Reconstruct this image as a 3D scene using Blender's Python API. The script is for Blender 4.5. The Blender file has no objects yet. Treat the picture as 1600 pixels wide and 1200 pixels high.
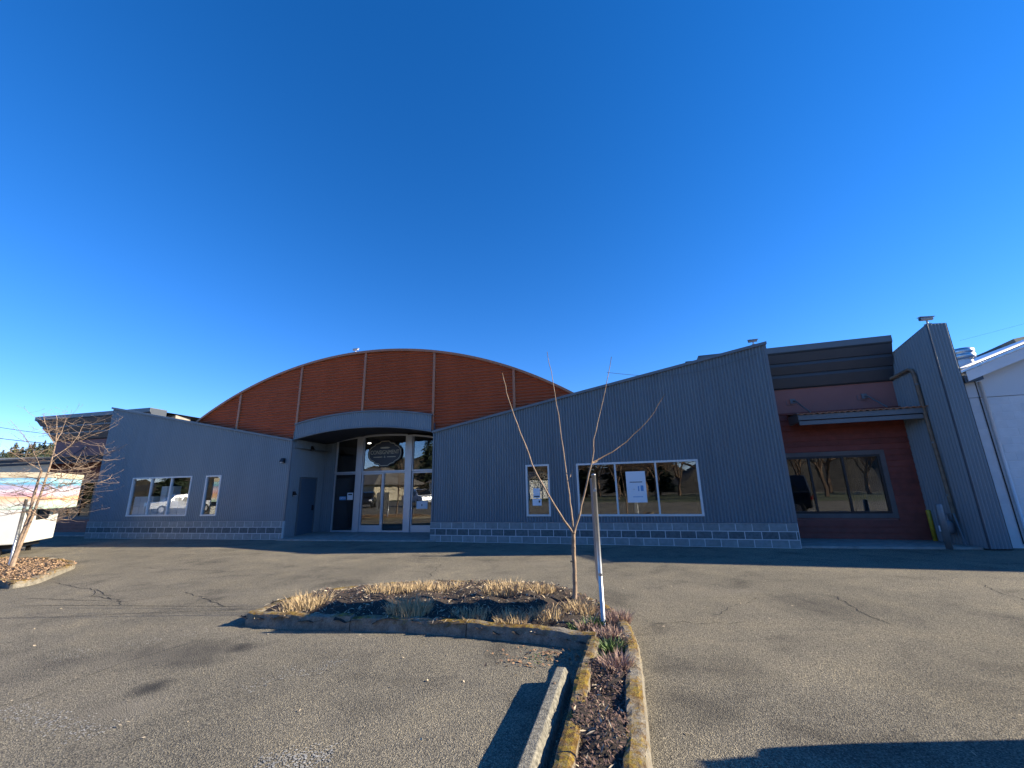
import bpy, math, random
import numpy as np
from mathutils import Vector, Matrix
random.seed(7); rng = np.random.default_rng(7)
scene = bpy.context.scene
C = scene.collection

# ------------------------------------------------------------------ camera
FPX, PITCH, ROLL, H = 650.0, math.radians(14.2), math.radians(1.2), 1.62
cam_d = bpy.data.cameras.new('camera'); cam = bpy.data.objects.new('camera', cam_d); C.objects.link(cam)
cam_d.sensor_fit = 'HORIZONTAL'; cam_d.sensor_width = 36.0; cam_d.lens = 36.0 * FPX / 1600.0
cam_d.clip_start = 0.05; cam_d.clip_end = 12000
cam.location = (0, 0, H)
cam.rotation_euler = (Matrix.Rotation(math.pi/2 + PITCH, 3, 'X') @ Matrix.Rotation(-ROLL, 3, 'Z')).to_euler()
scene.camera = cam

# ------------------------------------------------------------------ sky, sun, exposure
SUN_EL = math.radians(23.5)
SHX, SHY = -0.998, 0.065                      # shadows fall to the left and a little away
world = bpy.data.worlds.new('World'); scene.world = world; world.use_nodes = True
wn = world.node_tree.nodes; wl = world.node_tree.links; wn.clear()
sky = wn.new('ShaderNodeTexSky'); sky.sky_type = 'NISHITA'; sky.sun_disc = False
sky.sun_elevation = SUN_EL; sky.sun_rotation = math.atan2(-SHX, -SHY)
sky.air_density = 0.85; sky.dust_density = 0.0; sky.ozone_density = 4.0; sky.altitude = 50
bg = wn.new('ShaderNodeBackground'); bg.inputs[1].default_value = 0.113
wo = wn.new('ShaderNodeOutputWorld'); hs_ = wn.new('ShaderNodeHueSaturation'); hs_.inputs['Saturation'].default_value = 1.27; wl.new(sky.outputs[0], hs_.inputs['Color']); tint = wn.new('ShaderNodeMix'); tint.data_type = 'RGBA'; tint.blend_type = 'MULTIPLY'; tint.inputs[0].default_value = 1.0; tint.inputs[7].default_value = (1.0,.865,1.03,1); wl.new(hs_.outputs[0], tint.inputs[6]); wl.new(tint.outputs[2], bg.inputs[0]); wl.new(bg.outputs[0], wo.inputs[0])
sd = bpy.data.lights.new('sun', 'SUN'); sd.energy = 5.0; sd.angle = math.radians(0.5); sd.color = (1.0, 0.88, 0.68)
sun = bpy.data.objects.new('sun', sd); C.objects.link(sun); sun.location = (30, -2, 14)
sdir = Vector((SHX*math.cos(SUN_EL), SHY*math.cos(SUN_EL), -math.sin(SUN_EL)))
sun.rotation_euler = sdir.to_track_quat('-Z', 'Y').to_euler()
vs = scene.view_settings; vs.view_transform = 'Standard'; vs.look = 'None'; vs.gamma = 1.0; vs.exposure = 1.18
vs.use_curve_mapping = False

# ------------------------------------------------------------------ pixel -> place helpers
def ray(x, y):
    u = (x-800)/FPX; v = (600-y)/FPX; c, s = math.cos(ROLL), math.sin(ROLL)
    ur = u*c+v*s; vr = -u*s+v*c
    return np.array([ur, math.cos(PITCH)-vr*math.sin(PITCH), math.sin(PITCH)+vr*math.cos(PITCH)])
def G(x, y, z=0.0):
    d = ray(x, y); t = (z-H)/d[2]; return np.array([d[0]*t, d[1]*t, z])
def at_depth(x, y, Y):
    d = ray(x, y); t = Y/d[1]; return np.array([d[0]*t, Y, H+d[2]*t])

class Frame:                                   # a wall line on the ground: u along, z up, o outward (towards the viewer)
    def __init__(s, A, B):
        s.A = np.array([A[0], A[1], 0.0]); B = np.array([B[0], B[1], 0.0])
        s.L = float(np.linalg.norm(B-s.A)); s.d = (B-s.A)/s.L; s.n = np.array([s.d[1], -s.d[0], 0.0])
        s.ang = math.atan2(s.d[1], s.d[0])
    def P(s, u, z, o=0.0):
        p = s.A + s.d*u + s.n*o; return (p[0], p[1], z)
    def shift(s, o, u0=0.0):
        A = s.A + s.n*o + s.d*u0; return Frame(A, A+s.d*s.L)
    def px(s, x, y, o=0.0):
        d = ray(x, y); A = s.A+s.n*o; nn = s.n[:2]
        t = (nn@A[:2])/(nn@d[:2]); q = np.array([d[0]*t, d[1]*t])
        return float((q-A[:2])@s.d[:2]), float(H+d[2]*t)

# ------------------------------------------------------------------ mesh helpers
class MB:
    def __init__(s): s.v = []; s.f = []
    def quad(s, a, b, c, d): i = len(s.v); s.v += [tuple(a), tuple(b), tuple(c), tuple(d)]; s.f.append((i, i+1, i+2, i+3))
    def poly(s, pts): i = len(s.v); s.v += [tuple(p) for p in pts]; s.f.append(tuple(range(i, i+len(pts))))
    def hexa(s, p):                            # 8 corners: bottom 0-3, top 4-7
        i = len(s.v); s.v += [tuple(q) for q in p]
        for f in ((0,3,2,1),(4,5,6,7),(0,1,5,4),(1,2,6,5),(2,3,7,6),(3,0,4,7)): s.f.append(tuple(i+k for k in f))
    def box(s, x0, x1, y0, y1, z0, z1):
        s.hexa([(x0,y0,z0),(x1,y0,z0),(x1,y1,z0),(x0,y1,z0),(x0,y0,z1),(x1,y0,z1),(x1,y1,z1),(x0,y1,z1)])
    def fbox(s, F, u0, u1, z0, z1, o0, o1):    # o1 is the outer face
        s.hexa([F.P(u0,z0,o1),F.P(u1,z0,o1),F.P(u1,z0,o0),F.P(u0,z0,o0),F.P(u0,z1,o1),F.P(u1,z1,o1),F.P(u1,z1,o0),F.P(u0,z1,o0)])
    def prism(s, pts, vec):                    # planar polygon swept along vec
        n = len(pts); i = len(s.v); vec = np.array(vec)
        s.v += [tuple(p) for p in pts] + [tuple(np.array(p)+vec) for p in pts]
        s.f.append(tuple(range(i, i+n))); s.f.append(tuple(range(i+2*n-1, i+n-1, -1)))
        for k in range(n): a, b = i+k, i+(k+1) % n; s.f.append((b, a, a+n, b+n))
    def tube(s, pts, rad, seg=8, cap=True):
        pts = [Vector(p) for p in pts]; n = len(pts); i0 = len(s.v)
        if not hasattr(rad, '__len__'): rad = [rad]*n
        ref = None
        for k in range(n):
            t = (pts[min(k+1, n-1)]-pts[max(k-1, 0)]).normalized()
            if ref is None: ref = Vector((0,0,1)) if abs(t.z) < .9 else Vector((1,0,0))
            a = t.cross(ref).normalized(); b = t.cross(a).normalized(); ref = a.cross(t)
            for j in range(seg):
                an = 2*math.pi*j/seg; s.v.append(tuple(pts[k]+(a*math.cos(an)+b*math.sin(an))*rad[k]))
        for k in range(n-1):
            for j in range(seg):
                a = i0+k*seg+j; b = i0+k*seg+(j+1) % seg; s.f.append((a, b, b+seg, a+seg))
        if cap: s.f.append(tuple(range(i0, i0+seg))); s.f.append(tuple(range(i0+n*seg-1, i0+(n-1)*seg-1, -1)))
    def lathe(s, c, prof, seg=20):
        i0 = len(s.v); n = len(prof)
        for (r, z) in prof:
            for j in range(seg): an = 2*math.pi*j/seg; s.v.append((c[0]+r*math.cos(an), c[1]+r*math.sin(an), c[2]+z))
        for k in range(n-1):
            for j in range(seg):
                a = i0+k*seg+j; b = i0+k*seg+(j+1) % seg; s.f.append((a, b, b+seg, a+seg))
        s.f.append(tuple(range(i0+seg-1, i0-1, -1))); s.f.append(tuple(range(i0+(n-1)*seg, i0+n*seg)))
    def mesh(s, name, mat, off=(0,0,0), smooth=False):
        me = bpy.data.meshes.new(name); o = np.array(off)
        me.from_pydata([tuple(np.array(v)-o) for v in s.v], [], s.f); me.materials.append(MT[mat] if isinstance(mat, str) else mat)
        if smooth:
            for p in me.polygons: p.use_smooth = True
        me.update(); return me
    def build(s, name, mat, parent=None, smooth=False, bevel=0, loc=None):
        off = (0,0,0)
        if parent is not None:
            r = parent
            while r is not None: off = np.array(off)+np.array(r.location); r = r.parent
        elif loc is not None: off = loc
        o = bpy.data.objects.new(name, s.mesh(name, mat, off, smooth)); C.objects.link(o)
        if parent is not None: o.parent = parent
        elif loc is not None: o.location = loc
        if bevel:
            b = o.modifiers.new('bevel', 'BEVEL'); b.width = bevel; b.segments = 2; b.limit_method = 'ANGLE'
        return o
def thing(name, label, cat, loc=(0,0,0), rz=0.0, group=None):
    o = bpy.data.objects.new(name, None); C.objects.link(o); o.location = tuple(loc); o.rotation_euler = (0,0,rz)
    o.empty_display_size = .2
    return tag(o, label, cat, group)
def tag(o, label, cat, group=None):
    o['label'] = label; o['category'] = cat
    if group: o['group'] = group
    return o
def struct(o): o['kind'] = 'structure'; return o
def stuff(o): o['kind'] = 'stuff'; return o
def linkcopy(name, me, parent, loc, rz=0.0, scale=None):   # loc in world; the parent chain is unrotated
    o = bpy.data.objects.new(name, me); C.objects.link(o); off = np.zeros(3); r = parent
    while r is not None: off = off+np.array(r.location); r = r.parent
    o.parent = parent; o.location = tuple(np.array(loc)-off); o.rotation_euler = (0,0,rz)
    if scale is not None: o.scale = scale
    return o
def copy_tree(o, parent=None):
    c = o.copy(); C.objects.link(c); c.parent = parent
    for ch in list(o.children): copy_tree(ch, c)
    return c

# ------------------------------------------------------------------ materials
MT = {}
def nodes(name):
    m = bpy.data.materials.new(name); m.use_nodes = True; nt = m.node_tree; b = nt.nodes['Principled BSDF']; MT[name] = m
    return m, nt, b
def N(nt, t, **kw):
    n = nt.nodes.new(t)
    for k, v in kw.items(): setattr(n, k, v)
    return n
def noise(nt, vec, scale, detail=5, rough=.55, dist=0):
    n = N(nt, 'ShaderNodeTexNoise'); n.inputs['Scale'].default_value = scale; n.inputs['Detail'].default_value = detail
    n.inputs['Roughness'].default_value = rough; n.inputs['Distortion'].default_value = dist
    if vec is not None: nt.links.new(vec, n.inputs['Vector'])
    return n.outputs['Fac']
def ramp(nt, fac, stops):
    r = N(nt, 'ShaderNodeValToRGB'); e = r.color_ramp.elements
    while len(e) < len(stops): e.new(.5)
    for i, (p, c) in enumerate(stops): e[i].position = p; e[i].color = (*c, 1) if len(c) == 3 else c
    nt.links.new(fac, r.inputs[0]); return r.outputs[0]
def mix(nt, fac, a, b, mode='MIX'):
    m = N(nt, 'ShaderNodeMix', data_type='RGBA', blend_type=mode)
    for s_, v in ((m.inputs[0], fac), (m.inputs[6], a), (m.inputs[7], b)):
        if hasattr(v, 'links'): nt.links.new(v, s_)
        elif isinstance(v, (int, float)): s_.default_value = v
        else: s_.default_value = (*v, 1)
    return m.outputs[2]
def mathn(nt, op, a, b=0.0):
    m = N(nt, 'ShaderNodeMath', operation=op)
    for s_, v in ((m.inputs[0], a), (m.inputs[1], b)):
        if hasattr(v, 'links'): nt.links.new(v, s_)
        else: s_.default_value = v
    return m.outputs[0]
def bump(nt, b, h, strength=.3, dist=.01):
    n = N(nt, 'ShaderNodeBump'); n.inputs['Strength'].default_value = strength; n.inputs['Distance'].default_value = dist
    nt.links.new(h, n.inputs['Height']); nt.links.new(n.outputs[0], b.inputs['Normal'])
def pos(nt): return N(nt, 'ShaderNodeNewGeometry').outputs['Position']
def simple(name, col, rough=.6, metal=0.0, var=.15, scale=3.0, bmp=0.0, bscale=60, spec=.5, rnd=0.0):
    m, nt, b = nodes(name); p = pos(nt)
    c0 = tuple(x*(1-var) for x in col); c1 = tuple(min(1, x*(1+var)) for x in col)
    out = ramp(nt, noise(nt, p, scale), [(.3, c0), (.7, c1)])
    if rnd:
        oi = N(nt, 'ShaderNodeObjectInfo'); k = mathn(nt, 'MULTIPLY_ADD', oi.outputs['Random'], 2*rnd)
        k.node.inputs[2].default_value = 1-rnd
        hs = N(nt, 'ShaderNodeHueSaturation'); nt.links.new(k, hs.inputs['Value']); nt.links.new(out, hs.inputs['Color']); out = hs.outputs[0]
    nt.links.new(out, b.inputs['Base Color']); b.inputs['Roughness'].default_value = rough; b.inputs['Metallic'].default_value = metal
    b.inputs['Specular IOR Level'].default_value = spec
    if bmp: bump(nt, b, noise(nt, p, bscale, 4), bmp, .01)
    return m
def stretched(nt, p, sx, sy, sz):
    mp = N(nt, 'ShaderNodeMapping'); mp.inputs['Scale'].default_value = (sx, sy, sz); nt.links.new(p, mp.inputs[0]); return mp.outputs[0]

def asphalt():
    m, nt, b = nodes('asphalt'); p = pos(nt)
    big = noise(nt, p, .22, 5, .6, .6); mid = noise(nt, p, 1.1, 6, .65, .4); fine = noise(nt, p, 60, 3, .7)
    vor = N(nt, 'ShaderNodeTexVoronoi'); vor.inputs['Scale'].default_value = 125; nt.links.new(p, vor.inputs['Vector'])
    base = ramp(nt, big, [(.30, (.150,.138,.110)), (.52, (.196,.178,.140)), (.72, (.245,.220,.168))])
    patch = ramp(nt, mid, [(.27, (.50,.50,.51)), (.46, (.93,.93,.93)), (.58, (1.04,1.03,1.0)), (.76, (1.28,1.24,1.14))])
    c = mix(nt, 1.0, base, patch, 'MULTIPLY')
    agg = N(nt, 'ShaderNodeRGBToBW'); nt.links.new(vor.outputs['Color'], agg.inputs[0])
    c = mix(nt, 1.0, c, ramp(nt, agg.outputs[0], [(.15, (.5,.5,.52)), (.5, (1.0,.99,.97)), (.85, (1.75,1.68,1.55))]), 'MULTIPLY')
    c = mix(nt, 1.0, c, ramp(nt, fine, [(.3, (.6,.6,.6)), (.7, (1.35,1.35,1.33))]), 'MULTIPLY')
    wear = noise(nt, stretched(nt, p, .25, .9, 1), .9, 4, .6, .8)
    c = mix(nt, ramp(nt, wear, [(.58, (0,0,0)), (.72, (.5,.5,.5))]), c, (.26,.23,.175))
    # oil drips in the stalls (a few dark round patches)
    for (sx, sy, r, k) in STAINS:
        vm = N(nt, 'ShaderNodeVectorMath', operation='DISTANCE'); vm.inputs[1].default_value = (sx, sy, 0)
        dd = N(nt, 'ShaderNodeVectorMath', operation='ADD'); nt.links.new(p, dd.inputs[0])
        nn = N(nt, 'ShaderNodeTexNoise'); nn.inputs['Scale'].default_value = 3.2; nn.inputs['Detail'].default_value = 6; nt.links.new(p, nn.inputs['Vector'])
        sc = N(nt, 'ShaderNodeVectorMath', operation='MULTIPLY_ADD'); nt.links.new(nn.outputs['Color'], sc.inputs[0])
        sc.inputs[1].default_value = (r*1.5, r*1.5, 0); sc.inputs[2].default_value = (-r*.75, -r*.75, 0)
        nt.links.new(sc.outputs[0], dd.inputs[1]); nt.links.new(dd.outputs[0], vm.inputs[0])
        f = ramp(nt, mathn(nt, 'DIVIDE', vm.outputs['Value'], r), [(.15, (k,k,k)), (1.0, (0,0,0))])
        c = mix(nt, f, c, (.035,.034,.032))
    nt.links.new(c, b.inputs['Base Color']); b.inputs['Roughness'].default_value = .92; b.inputs['Specular IOR Level'].default_value = .25
    h = mathn(nt, 'ADD', mathn(nt, 'MULTIPLY', vor.outputs['Distance'], .8), fine)
    bump(nt, b, h, .75, .012)
STAINS = []
for (x, y, r, k) in ((240,1073,.2,.85), (372,1013,.17,.8), (225,1020,.65,.35), (300,1025,.6,.45), (1150,1050,.5,.45), (1085,1100,.45,.5), (1060,1040,.4,.4), (1290,945,.9,.4), (60,1050,.6,.25), (1500,1080,.7,.3)):
    g = G(x, y); STAINS.append((g[0], g[1], r, k))
asphalt()

def metal_paint(name, col, var=.10, rough=.42, streak=True):
    m, nt, b = nodes(name); p = pos(nt)
    n1 = noise(nt, stretched(nt, p, 1.6, 1.6, .22), 1.2, 5, .6)
    c = ramp(nt, n1, [(.25, tuple(x*(1-var) for x in col)), (.75, tuple(x*(1+var) for x in col))])
    sc = noise(nt, p, 14, 5, .7); c = mix(nt, ramp(nt, sc, [(.62, (0,0,0)), (.8, (.25,.25,.25))]), c, tuple(x*1.35 for x in col))
    nt.links.new(c, b.inputs['Base Color']); b.inputs['Roughness'].default_value = rough
    bump(nt, b, noise(nt, p, 1.4, 3), .12, .03)
metal_paint('slate_metal', (.155,.195,.220)); metal_paint('slate_trim', (.130,.150,.165)); metal_paint('rust_metal', (.40,.100,.042), .12)
metal_paint('brown_trim', (.40,.16,.075)); metal_paint('door_paint', (.085,.135,.185), .08); metal_paint('cornice_paint', (.046,.057,.072))
simple('plum_panel', (.31,.135,.115), .7, var=.1, scale=1.2); simple('red_board', (.235,.055,.036), .65, var=.2, scale=5, bmp=.2, bscale=40, rnd=.12)
simple('window_trim', (.140,.115,.105), .6); simple('black_frame', (.012,.012,.013), .4); simple('silver_frame', (.52,.54,.56), .38, metal=.35, var=.05)
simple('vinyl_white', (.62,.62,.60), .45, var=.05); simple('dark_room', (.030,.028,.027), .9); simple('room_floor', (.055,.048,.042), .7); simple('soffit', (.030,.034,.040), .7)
simple('concrete', (.30,.285,.255), .85, var=.22, scale=5, bmp=.35, bscale=70); simple('mortar', (.58,.57,.55), .9, var=.12)
simple('block_grey', (.24,.255,.25), .85, var=.14, scale=9, bmp=.45, bscale=55, rnd=.10); simple('block_split', (.120,.135,.140), .9, var=.25, scale=12, bmp=.9, bscale=38, rnd=.16)
simple('white_block', (.66,.665,.66), .7, var=.06, scale=4, bmp=.25, bscale=45, rnd=.04); simple('white_sheet', (.62,.63,.63), .6, var=.04, scale=1)
simple('galv', (.55,.56,.57), .32, metal=.9, var=.12, scale=8); simple('white_metal', (.68,.69,.70), .35, var=.05); simple('dark_roof', (.06,.062,.066), .8)
simple('yellow_paint', (.55,.36,.03), .5, var=.2, scale=9); simple('grey_pipe', (.16,.17,.18), .5, metal=.3); simple('rusty_pipe', (.185,.130,.085), .7, var=.35, scale=7)
simple('camera_grey', (.30,.31,.32), .4); simple('lens_black', (.008,.008,.01), .12); simple('sign_back', (.28,.29,.30), .45, metal=.6, var=.12, scale=5)
simple('post_metal', (.46,.47,.47), .38, metal=.75, var=.12, scale=10); simple('paper', (.72,.74,.76), .7, var=.03); simple('ink', (.03,.03,.035), .6); simple('ink_blue', (.10,.28,.50), .5)
simple('sign_dark', (.012,.016,.024), .4); simple('sign_gold', (.46,.42,.30), .45, metal=.2)
simple('bark', (.190,.120,.075), .85, var=.3, scale=18, bmp=.5, bscale=120); simple('bark_pale', (.300,.215,.150), .85, var=.35, scale=14, bmp=.5, bscale=120)
simple('soil', (.040,.029,.021), .95, var=.4, scale=12, bmp=1.0, bscale=45); simple('straw', (.50,.37,.205), .8, var=.35, scale=9); simple('straw_pink', (.34,.225,.175), .8, var=.35, scale=14)
simple('weed_green', (.085,.145,.035), .6, var=.4, scale=10); simple('chip', (.150,.092,.070), .9, var=.6, scale=40); simple('tan_chip', (.42,.27,.155), .9, var=.45, scale=30)
simple('dead_leaf', (.30,.175,.095), .8, var=.4, scale=20); simple('pale_leaf', (.52,.42,.28), .8, var=.3, scale=20)
simple('wheelstop_concrete', (.20,.185,.145), .95, var=.6, scale=38, bmp=1.0, bscale=90)
simple('crack_and_line', (.016,.015,.014), .95); simple('paint_white', (.40,.385,.34), .8, var=.35, scale=6, bmp=.3)
simple('needle', (.030,.046,.022), .8, var=.45, scale=.5); simple('needle_warm', (.060,.058,.024), .8, var=.4, scale=.5); simple('lawn', (.085,.095,.035), .95, var=.3, scale=.5)
simple('car_white', (.72,.72,.72), .22, var=.02); simple('car_dark', (.020,.022,.026), .2, var=.02); simple('tyre', (.015,.015,.015), .8); simple('car_glass', (.012,.014,.016), .08)
simple('rim', (.40,.40,.41), .3, metal=.8); simple('headlamp', (.80,.82,.85), .1); simple('tail_red', (.40,.02,.015), .3); simple('cream', (.58,.51,.38), .8, var=.05); simple('shingle', (.17,.155,.135), .9, var=.2, scale=2)
simple('carton', (.78,.80,.82), .75, var=.04); simple('wire', (.02,.02,.02), .6); simple('hill_wood', (.10,.11,.09), .95, var=.4, scale=.012)
simple('hill_brush', (.060,.050,.032), .95, var=.6, scale=.9, bmp=1.0, bscale=2)
simple('tan_unit', (.36,.31,.25), .6); simple('wood_pole', (.16,.11,.075), .9, var=.3, scale=6)
def glass():
    m, nt, b = nodes('glass'); nt.nodes.remove(b); out = nt.nodes['Material Output']
    tr = N(nt, 'ShaderNodeBsdfTransparent'); tr.inputs[0].default_value = (.86,.88,.88,1)
    gl = N(nt, 'ShaderNodeBsdfGlossy'); gl.inputs['Roughness'].default_value = 0.0; gl.inputs[0].default_value = (.95,.97,1,1)
    ge = N(nt, 'ShaderNodeNewGeometry'); dt = N(nt, 'ShaderNodeVectorMath', operation='DOT_PRODUCT'); nt.links.new(ge.outputs['Normal'], dt.inputs[0]); nt.links.new(ge.outputs['Incoming'], dt.inputs[1])
    sch = mathn(nt, 'POWER', mathn(nt, 'SUBTRACT', 1.0, mathn(nt, 'ABSOLUTE', dt.outputs['Value'])), 5.0); frv = mathn(nt, 'ADD', mathn(nt, 'MULTIPLY', sch, .88), .115)
    mx = N(nt, 'ShaderNodeMixShader'); nt.links.new(frv, mx.inputs[0]); nt.links.new(tr.outputs[0], mx.inputs[1]); nt.links.new(gl.outputs[0], mx.inputs[2])
    bp = N(nt, 'ShaderNodeBump'); bp.inputs['Strength'].default_value = .035; bp.inputs['Distance'].default_value = .02
    nt.links.new(noise(nt, pos(nt), 1.6, 2), bp.inputs['Height']); nt.links.new(bp.outputs[0], gl.inputs['Normal'])
    nt.links.new(mx.outputs[0], out.inputs[0])
glass()
def emis(name, col, st):
    m, nt, b = nodes(name); b.inputs['Emission Color'].default_value = (*col, 1); b.inputs['Emission Strength'].default_value = st; b.inputs['Base Color'].default_value = (*col, 1)
emis('lamp_glow', (1,.93,.8), 6); emis('green_glow', (.55,1,.65), .8)
def kerb_mat():
    m, nt, b = nodes('kerb_concrete'); p = pos(nt); g = N(nt, 'ShaderNodeNewGeometry'); sx = N(nt, 'ShaderNodeSeparateXYZ'); nt.links.new(g.outputs['Normal'], sx.inputs[0])
    base = ramp(nt, noise(nt, p, 9, 7, .7), [(.25, (.10,.092,.075)), (.5, (.24,.215,.17)), (.75, (.37,.335,.27))])
    base = mix(nt, 1.0, base, ramp(nt, noise(nt, p, 75, 3, .7), [(.3, (.65,.65,.65)), (.7, (1.3,1.3,1.3))]), 'MULTIPLY')
    moss = ramp(nt, noise(nt, p, 16, 6, .75), [(.3, (.085,.042,.010)), (.48, (.155,.082,.012)), (.6, (.31,.205,.016)), (.75, (.13,.13,.02))])
    patch = ramp(nt, mathn(nt, 'ADD', mathn(nt, 'MULTIPLY', noise(nt, p, 1.9, 4, .6), .5), mathn(nt, 'MULTIPLY', noise(nt, p, 24, 6, .8), .5)), [(.40, (0,0,0)), (.53, (1,1,1))])
    top = ramp(nt, sx.outputs['Z'], [(.15, (0,0,0)), (.6, (1,1,1))])
    f = mix(nt, 1.0, patch, top, 'MULTIPLY')
    nt.links.new(mix(nt, f, base, moss), b.inputs['Base Color']); b.inputs['Roughness'].default_value = .95
    bump(nt, b, mathn(nt, 'ADD', noise(nt, p, 60, 5, .7), mathn(nt, 'MULTIPLY', noise(nt, p, 190, 2), .6)), .8, .015)
kerb_mat()
def mural():
    m, nt, b = nodes('mural'); p = pos(nt); s = N(nt, 'ShaderNodeSeparateXYZ'); nt.links.new(p, s.inputs[0])
    w = noise(nt, stretched(nt, p, .55, .55, 2.2), 1.0, 4, .55, 1.2)
    zz = mathn(nt, 'ADD', mathn(nt, 'MULTIPLY', mathn(nt, 'SUBTRACT', s.outputs['Z'], 1.32), .92), mathn(nt, 'MULTIPLY', mathn(nt, 'SUBTRACT', w, .5), .45))
    c = ramp(nt, zz, [(.02, (.42,.60,.50)), (.16, (.75,.72,.66)), (.30, (.78,.42,.20)), (.38, (.72,.42,.50)), (.50, (.74,.66,.72)), (.60, (.40,.36,.52)), (.70, (.12,.42,.62)), (.80, (.42,.66,.74)), (.9, (.18,.40,.62))])
    nt.links.new(c, b.inputs['Base Color']); b.inputs['Roughness'].default_value = .5
mural()

# ------------------------------------------------------------------ ground
gm = MB(); gm.quad((-3000,-3000,0),(3000,-3000,0),(3000,5000,0),(-3000,5000,0))
ground = struct(gm.build('parking_lot', 'asphalt'))
lm = MB(); lm.poly([(-160,-60,.012),(-160,-26,.012),(-30,-22,.012),(40,-20,.012),(120,-20,.012),(120,-60,.012)])
struct(lm.build('lawn', 'lawn'))

def ribbon(pxs, w, name, mat, z=.004, jit=.5):
    pts = [G(*p) for p in pxs]; out = []
    for a, b in zip(pts[:-1], pts[1:]):
        n = max(2, int(np.linalg.norm(b-a)/.12))
        for k in range(n): out.append(a+(b-a)*k/n+np.array([rng.normal(0, .018*jit), rng.normal(0, .018*jit), 0]))
    out.append(pts[-1]); m = MB()
    for k in range(len(out)-1):
        t = out[k+1]-out[k]; nn = np.array([-t[1], t[0], 0]); nn = nn/(np.linalg.norm(nn)+1e-9)
        w0 = w*(.25+.9*abs(math.sin(k*1.7+len(out)))); w1 = w*(.25+.9*abs(math.sin((k+1)*1.7+len(out))))
        m.quad((*(out[k]-nn*w0)[:2], z), (*(out[k]+nn*w0)[:2], z), (*(out[k+1]+nn*w1)[:2], z), (*(out[k+1]-nn*w1)[:2], z))
    o = m.build(name, mat, ground); return o
cr = [[(0,1104),(60,1088),(130,1058),(200,1034),(260,1018),(320,998)], [(90,910),(115,917),(150,922),(180,936),(190,945)], [(200,885),(260,889),(340,892),(365,894)],
      [(290,925),(330,938),(352,948)], [(150,922),(148,931),(175,937)], [(688,882),(678,893),(668,903)], [(1025,973),(1070,972),(1110,974),(1160,972)], [(300,905),(350,902),(372,897)],
      [(1110,962),(1140,950),(1175,938)], [(1300,930),(1345,955),(1390,975)], [(510,872),(580,874),(680,873)], [(1530,912),(1560,925),(1600,938)], [(40,935),(120,938),(200,940),(270,930)], [(0,966),(120,963),(250,957),(370,953)], [(31,947),(140,946),(250,947),(372,948)]]  # last two: thin, nearly straight dark lines leading to the island tip
for c_ in cr: ribbon(c_, .0045 if c_[0][1] > 960 else .0065, 'pavement_crack_and_line', 'crack_and_line', jit=1.5 if len(c_) != 4 or c_[0][0] > 40 else .3)

# ------------------------------------------------------------------ the store
def P2(x, y): return np.array([x, y, 0.0])
RWF = Frame(G(672,846), G(1253,857)); LWF = Frame(G(132,841), G(440,843.4)); CEN = Frame(P2(-8.55,16.12), P2(-2.9,14.66))
REC = Frame(G(1256,844), G(1460,847)); TSF = Frame(G(1460,847), G(1548,860.3)); TFF = Frame(G(1548,860.3), G(1584,860))
store = thing('store_building', 'low store with curved rust-red metal front and two slanted slate blue corrugated wings', 'building', (float(CEN.A[0]), float(CEN.A[1]), 0))
PITCH_R = .088
def corrugated(F, u0, u1, zb, top, holes=(), name='corrugated_wall', mat='slate_metal', parent=store, pitch=PITCH_R, amp=.020, o=0.0, per=6):
    us = list(np.arange(u0, u1, pitch/per)) + [u1]
    for h in holes: us += [h[0], h[1]]
    us = sorted(set(round(x, 4) for x in us)); m = MB(); idx = {}
    tf = top if callable(top) else (lambda u: top)
    bf = zb if callable(zb) else (lambda u: zb)
    def off(u): w_ = math.sin(2*math.pi*u/pitch); return o+amp*math.copysign(abs(w_)**.6, w_)
    for a, b in zip(us[:-1], us[1:]):
        if b-a < 1e-4: continue
        mid = (a+b)/2; segs = [(bf(a), tf(a), bf(b), tf(b))]
        for (h0, h1, z0, z1) in holes:
            if h0 <= mid <= h1: segs = [(bf(a), z0, bf(b), z0), (z1, tf(a), z1, tf(b))]
        for (a0, a1, b0, b1) in segs: m.quad(F.P(a, a0, off(a)), F.P(b, b0, off(b)), F.P(b, b1, off(b)), F.P(a, a1, off(a)))
    ob = m.build(name, mat, parent)
    return ob
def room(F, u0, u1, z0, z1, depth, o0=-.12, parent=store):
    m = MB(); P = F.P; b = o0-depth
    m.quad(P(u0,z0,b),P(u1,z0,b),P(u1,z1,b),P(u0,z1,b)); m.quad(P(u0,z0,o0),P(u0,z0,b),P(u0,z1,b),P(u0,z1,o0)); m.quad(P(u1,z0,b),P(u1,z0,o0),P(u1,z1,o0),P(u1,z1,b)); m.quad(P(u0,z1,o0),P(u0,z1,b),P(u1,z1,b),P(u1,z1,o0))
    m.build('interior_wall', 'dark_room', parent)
    f = MB(); f.quad(P(u0,z0,o0),P(u1,z0,o0),P(u1,z0,b),P(u0,z0,b)); f.build('interior_floor', 'room_floor', parent)
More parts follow.
